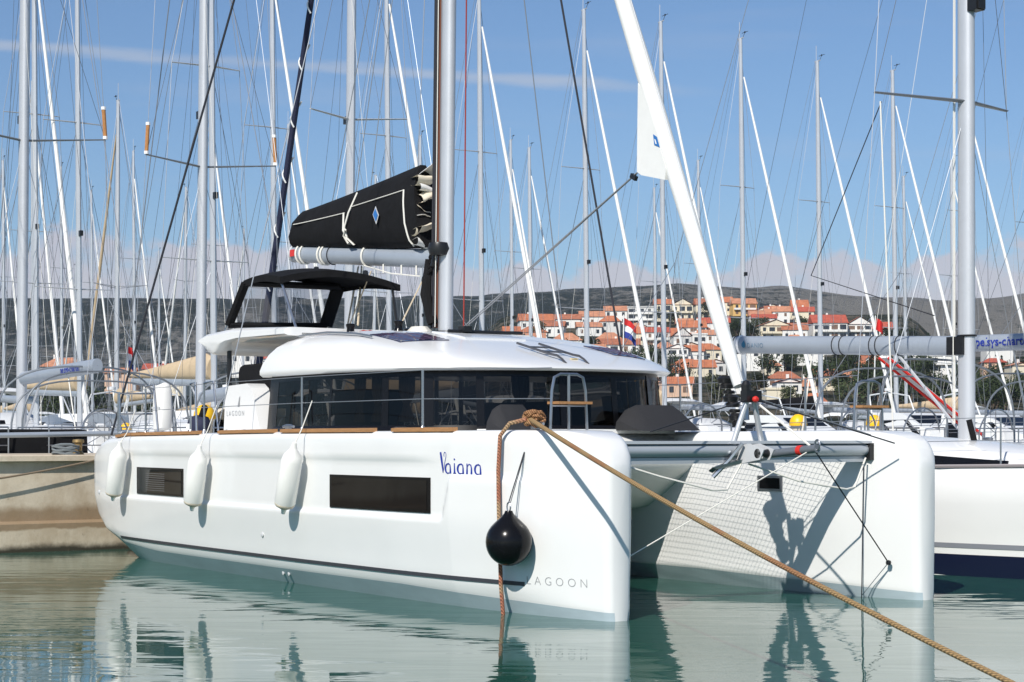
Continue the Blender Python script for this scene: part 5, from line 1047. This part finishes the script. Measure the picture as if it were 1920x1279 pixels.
for (u0, u1, vr, ve, vf, cc, rk, lab) in HS:
    d = min(830, max(350, 350+(780-vf)*2.5)); uc = (u0+u1)/2
    if uc < 900: d = 560 if uc > 400 else 520
    k = d/F; x = (uc-960)*k; wd = (u1-u0)*k; zf = CAMZ+(HZ-vf)*k; he = (vf-ve)*k; hr = (ve-vr)*k; dp = max(7, min(12, wd*.8)); AREA.append((u0, u1, vr, vf))
    AN = random.uniform(-.22, .10); r = empty('house', (x, d, zf), AN, lab, 'house', None); wm, wn = COLW[cc]
    MB().box((0, dp/2, he/2-2), (wd, dp, he+4)).build('wall', wm, r, 0)
    TL = [TILE, TILE2, TILE3]; tm = TILER if ('red' in lab and 'orange' not in lab) else random.choice(TL); o = .45; a, b = wd/2+o, o
    if rk == 's': v = [(-a, -b, he-.1), (a, -b, he-.1), (a, dp+b, he-.1), (-a, dp+b, he-.1), (-a, dp*.5, he+hr+.5), (a, dp*.5, he+hr+.5)]; fs = [(0, 1, 5, 4), (2, 3, 4, 5), (0, 4, 3), (1, 2, 5), (3, 2, 1, 0)]
    elif rk == 'g': v = [(-a, -b, he), (a, -b, he), (a, dp+b, he), (-a, dp+b, he), (0, -b, he+hr), (0, dp+b, he+hr)]; fs = [(0, 4, 5, 3), (4, 1, 2, 5), (2, 3, 5), (3, 2, 1, 0)]
    elif rk == 'h': v = [(-a, -b, he-.1), (a, -b, he-.1), (a, dp+b, he-.1), (-a, dp+b, he-.1), (-a*.35, dp*.5, he+hr+.4), (a*.35, dp*.5, he+hr+.4)]; fs = [(0, 1, 5, 4), (2, 3, 4, 5), (0, 4, 3), (1, 2, 5), (3, 2, 1, 0)]
    else: v = []; fs = []
    if rk == 'f': MB().box((0, dp/2, he+.25), (wd+.5, dp+.5, .5)).build('roof', FLATR if cc == 'G' else wm, r, 0)
    else:
        if rk == 'g':
            MB().add([(-wd/2, 0, he), (wd/2, 0, he), (0, 0, he+hr*.96), (-wd/2, .3, he), (wd/2, .3, he), (0, .3, he+hr*.96)], [(0, 1, 2), (5, 4, 3), (0, 2, 5, 3), (1, 4, 5, 2)]).build('gable', wm, r, 0)
            v = [(p[0], p[1], p[2]+.12) for p in v]
        rf = MB().add(v, fs).build('roof', tm, r, 0)
        if random.random() < .6: MB().box((random.uniform(-.3, .3)*wd, dp*.55, he+hr+.5), (.7, .7, 1.3)).build('chimney', HW_, rf, 0)
    st = max(1, round(he/3.0)); fh = he/st; nc = max(2, min(5, round(wd/3.4))); bal = ('balcon' in lab or 'terrace' in lab or random.random() < .25) and st > 1
    for q in range(st):
        for i in range(nc):
            if random.random() < .08: continue
            big = 'dark balconies' in lab or bal and random.random() < .6
            ww, wh = (wd/nc*.74, fh*.55) if big else (random.uniform(.95, 1.3), min(1.5, fh*.5))
            wo = bpy.data.objects.new('window', unit_window(WIN if random.random() < .75 else SHUT)); COL.objects.link(wo); wo.parent = r; wo.scale = (ww, 1, wh); wo.location = (-wd/2+wd*(i+.5)/nc, -.0, fh*(q+.52))
        if bal and q > 0: MB().box((0, -.55, fh*q+.28), (wd*.92, 1.1, .85)).build('balcony', HW_ if cc != 'C' else HCR, r, 0)
# terrace walls of pale stone between the rows
# ------------------------------------------------------------------ trees on the hillside
LEAF = []
def leaf_mat(n, c):
    m = bpy.data.materials.new(n); m.use_nodes = True; t = m.node_tree; b = t.nodes['Principled BSDF']; b.inputs['Roughness'].default_value = .8; b.inputs['Specular IOR Level'].default_value = .2
    oi = nn(t, 'ShaderNodeObjectInfo'); g = nn(t, 'ShaderNodeNewGeometry'); ad = mth(t, 'ADD', mth(t, 'MULTIPLY', oi.outputs['Random'], .5), mth(t, 'MULTIPLY', g.outputs['Random Per Island'], .9))
    s = nn(t, 'ShaderNodeVectorMath', operation='SCALE'); s.inputs[0].default_value = c; t.links.new(mth(t, 'ADD', ad, .35), s.inputs['Scale']); t.links.new(s.outputs[0], b.inputs['Base Color']); return m
LM = [leaf_mat('pine_leaf', (.034, .048, .020)), leaf_mat('olive_leaf', (.055, .062, .030)), leaf_mat('cypress_leaf', (.022, .036, .017))]
BARK = mat('bark', (.11, .08, .055), .9, var=.2)
def tree_proto(kind):
    r = empty('tree', (0, 0, 0)); rnd = random.Random(kind*17+3)
    H, RX, base = ((7.5, 3.0, 1.6), (5.0, 2.6, 1.0), (9, 1.2, .6), (6.5, 4.0, 1.2))[kind]; mb = MB().tube([(0, 0, -1.5), (.1, .05, H*.3), (.0, .1, H*.75)], [.28, .2, .06], 7)
    bl = [(Vector((rnd.uniform(-.6, .6)*RX, rnd.uniform(-.6, .6)*RX, base+(H-base)*rnd.uniform(.25, .85))), rnd.uniform(.35, .6)*RX) for _ in range(9)]
    if kind == 2: bl = [(Vector((0, 0, base+(H-base)*i/7)), RX*(1-.8*(i/7)**1.5)*.8+.1) for i in range(8)]
    for c, q in bl[:6]: mb.tube([(0, 0, H*.3), c*.6+Vector((0, 0, H*.12)), c], [.12, .07, .03], 5)
    mb.build('trunk', BARK, r); cr = MB()
    for c, q in bl:
        for _ in range(85):
            d = Vector((rnd.gauss(0, 1), rnd.gauss(0, 1), rnd.gauss(0, .8))).normalized()*q*rnd.uniform(.45, 1.08); p = c+d; a = Vector((rnd.gauss(0, 1), rnd.gauss(0, 1), rnd.gauss(0, 1))).normalized(); b_ = a.orthogonal().normalized(); e = rnd.uniform(.16, .38)
            cr.add([p-a*e, p+b_*e*.6, p+a*e, p-b_*e*.6], [(0, 1, 2, 3)])
    cr.build('crown', LM[(0, 1, 2, 0)[kind]], r, 0, fix=False); return r, tree_of(r)
TP = [tree_proto(k) for k in range(4)]; cnt = 0
KW = ['dark pine standing between the houses and rocks of the far hillside', 'olive green tree standing between the houses of the far hillside', 'slim dark cypress standing on the far hillside', 'broad dark pine standing on the far hillside']
def tree_at(u, v, kd, sc):
    d = min(830, max(255, 350+(780-v)*2.5)); x = (u-960)/F*d; o = dup(TP[kd][0], (x, d, land(x, d)-.3), random.uniform(0, 6.28), sc, KW[kd], ('pines on the hillside', 'olive trees on the hillside', 'cypresses on the hillside', 'broad pines on the hillside')[kd], TP[kd][1]); o['category'] = 'tree'
for (ua, ub, va, vb, n_, kds) in ((930, 1240, 640, 700, 6, (0, 1, 2)), (1200, 1460, 600, 640, 7, (0, 0, 1)), (1170, 1250, 700, 730, 6, (0, 3)), (1380, 1420, 600, 650, 6, (3, 0)), (1460, 1560, 590, 640, 3, (0, 1)), (1570, 1700, 690, 768, 34, (0, 3, 1)), (1680, 1930, 690, 770, 46, (0, 3, 0, 1)), (1780, 1930, 655, 690, 16, (0, 3, 2)), (1620, 1760, 640, 668, 10, (0, 2)), (1240, 1560, 735, 768, 6, (0, 1)), (1170, 1270, 690, 730, 10, (0, 3)), (1440, 1500, 690, 715, 6, (3, 0))):
    for _ in range(n_): tree_at(random.uniform(ua, ub), random.uniform(va, vb), random.choice(kds), random.uniform(.75, 1.25))
for _ in range(46):
    u = random.uniform(-40, 900); d = random.uniform(330, 520); x = (u-960)/F*d; kd = random.choice((0, 1, 3)); o = dup(TP[kd][0], (x, d, land(x, d)-.3), random.uniform(0, 6.28), random.uniform(.7, 1.2), 'dark tree on the low shore behind the masts at the left', 'trees on the low shore', TP[kd][1]); o['category'] = 'tree'
for r_, tr in TP:
    for k_, _ in tr: bpy.data.objects.remove(k_)
    bpy.data.objects.remove(r_)

# ------------------------------------------------------------------ air
hz = MB().box((0, 1550, 170), (4200, 3500, 346)).build('haze', [], None, 0); tag(hz, kind='stuff')
m = bpy.data.materials.new('haze_air'); m.use_nodes = True; t = m.node_tree; t.nodes.clear()
pv = nn(t, 'ShaderNodeVolumePrincipled', inp={'Density': .000075, 'Anisotropy': .2}); pv.inputs['Color'].default_value = (.72, .84, 1, 1); o = nn(t, 'ShaderNodeOutputMaterial'); t.links.new(pv.outputs[0], o.inputs['Volume']); hz.data.materials.append(m)
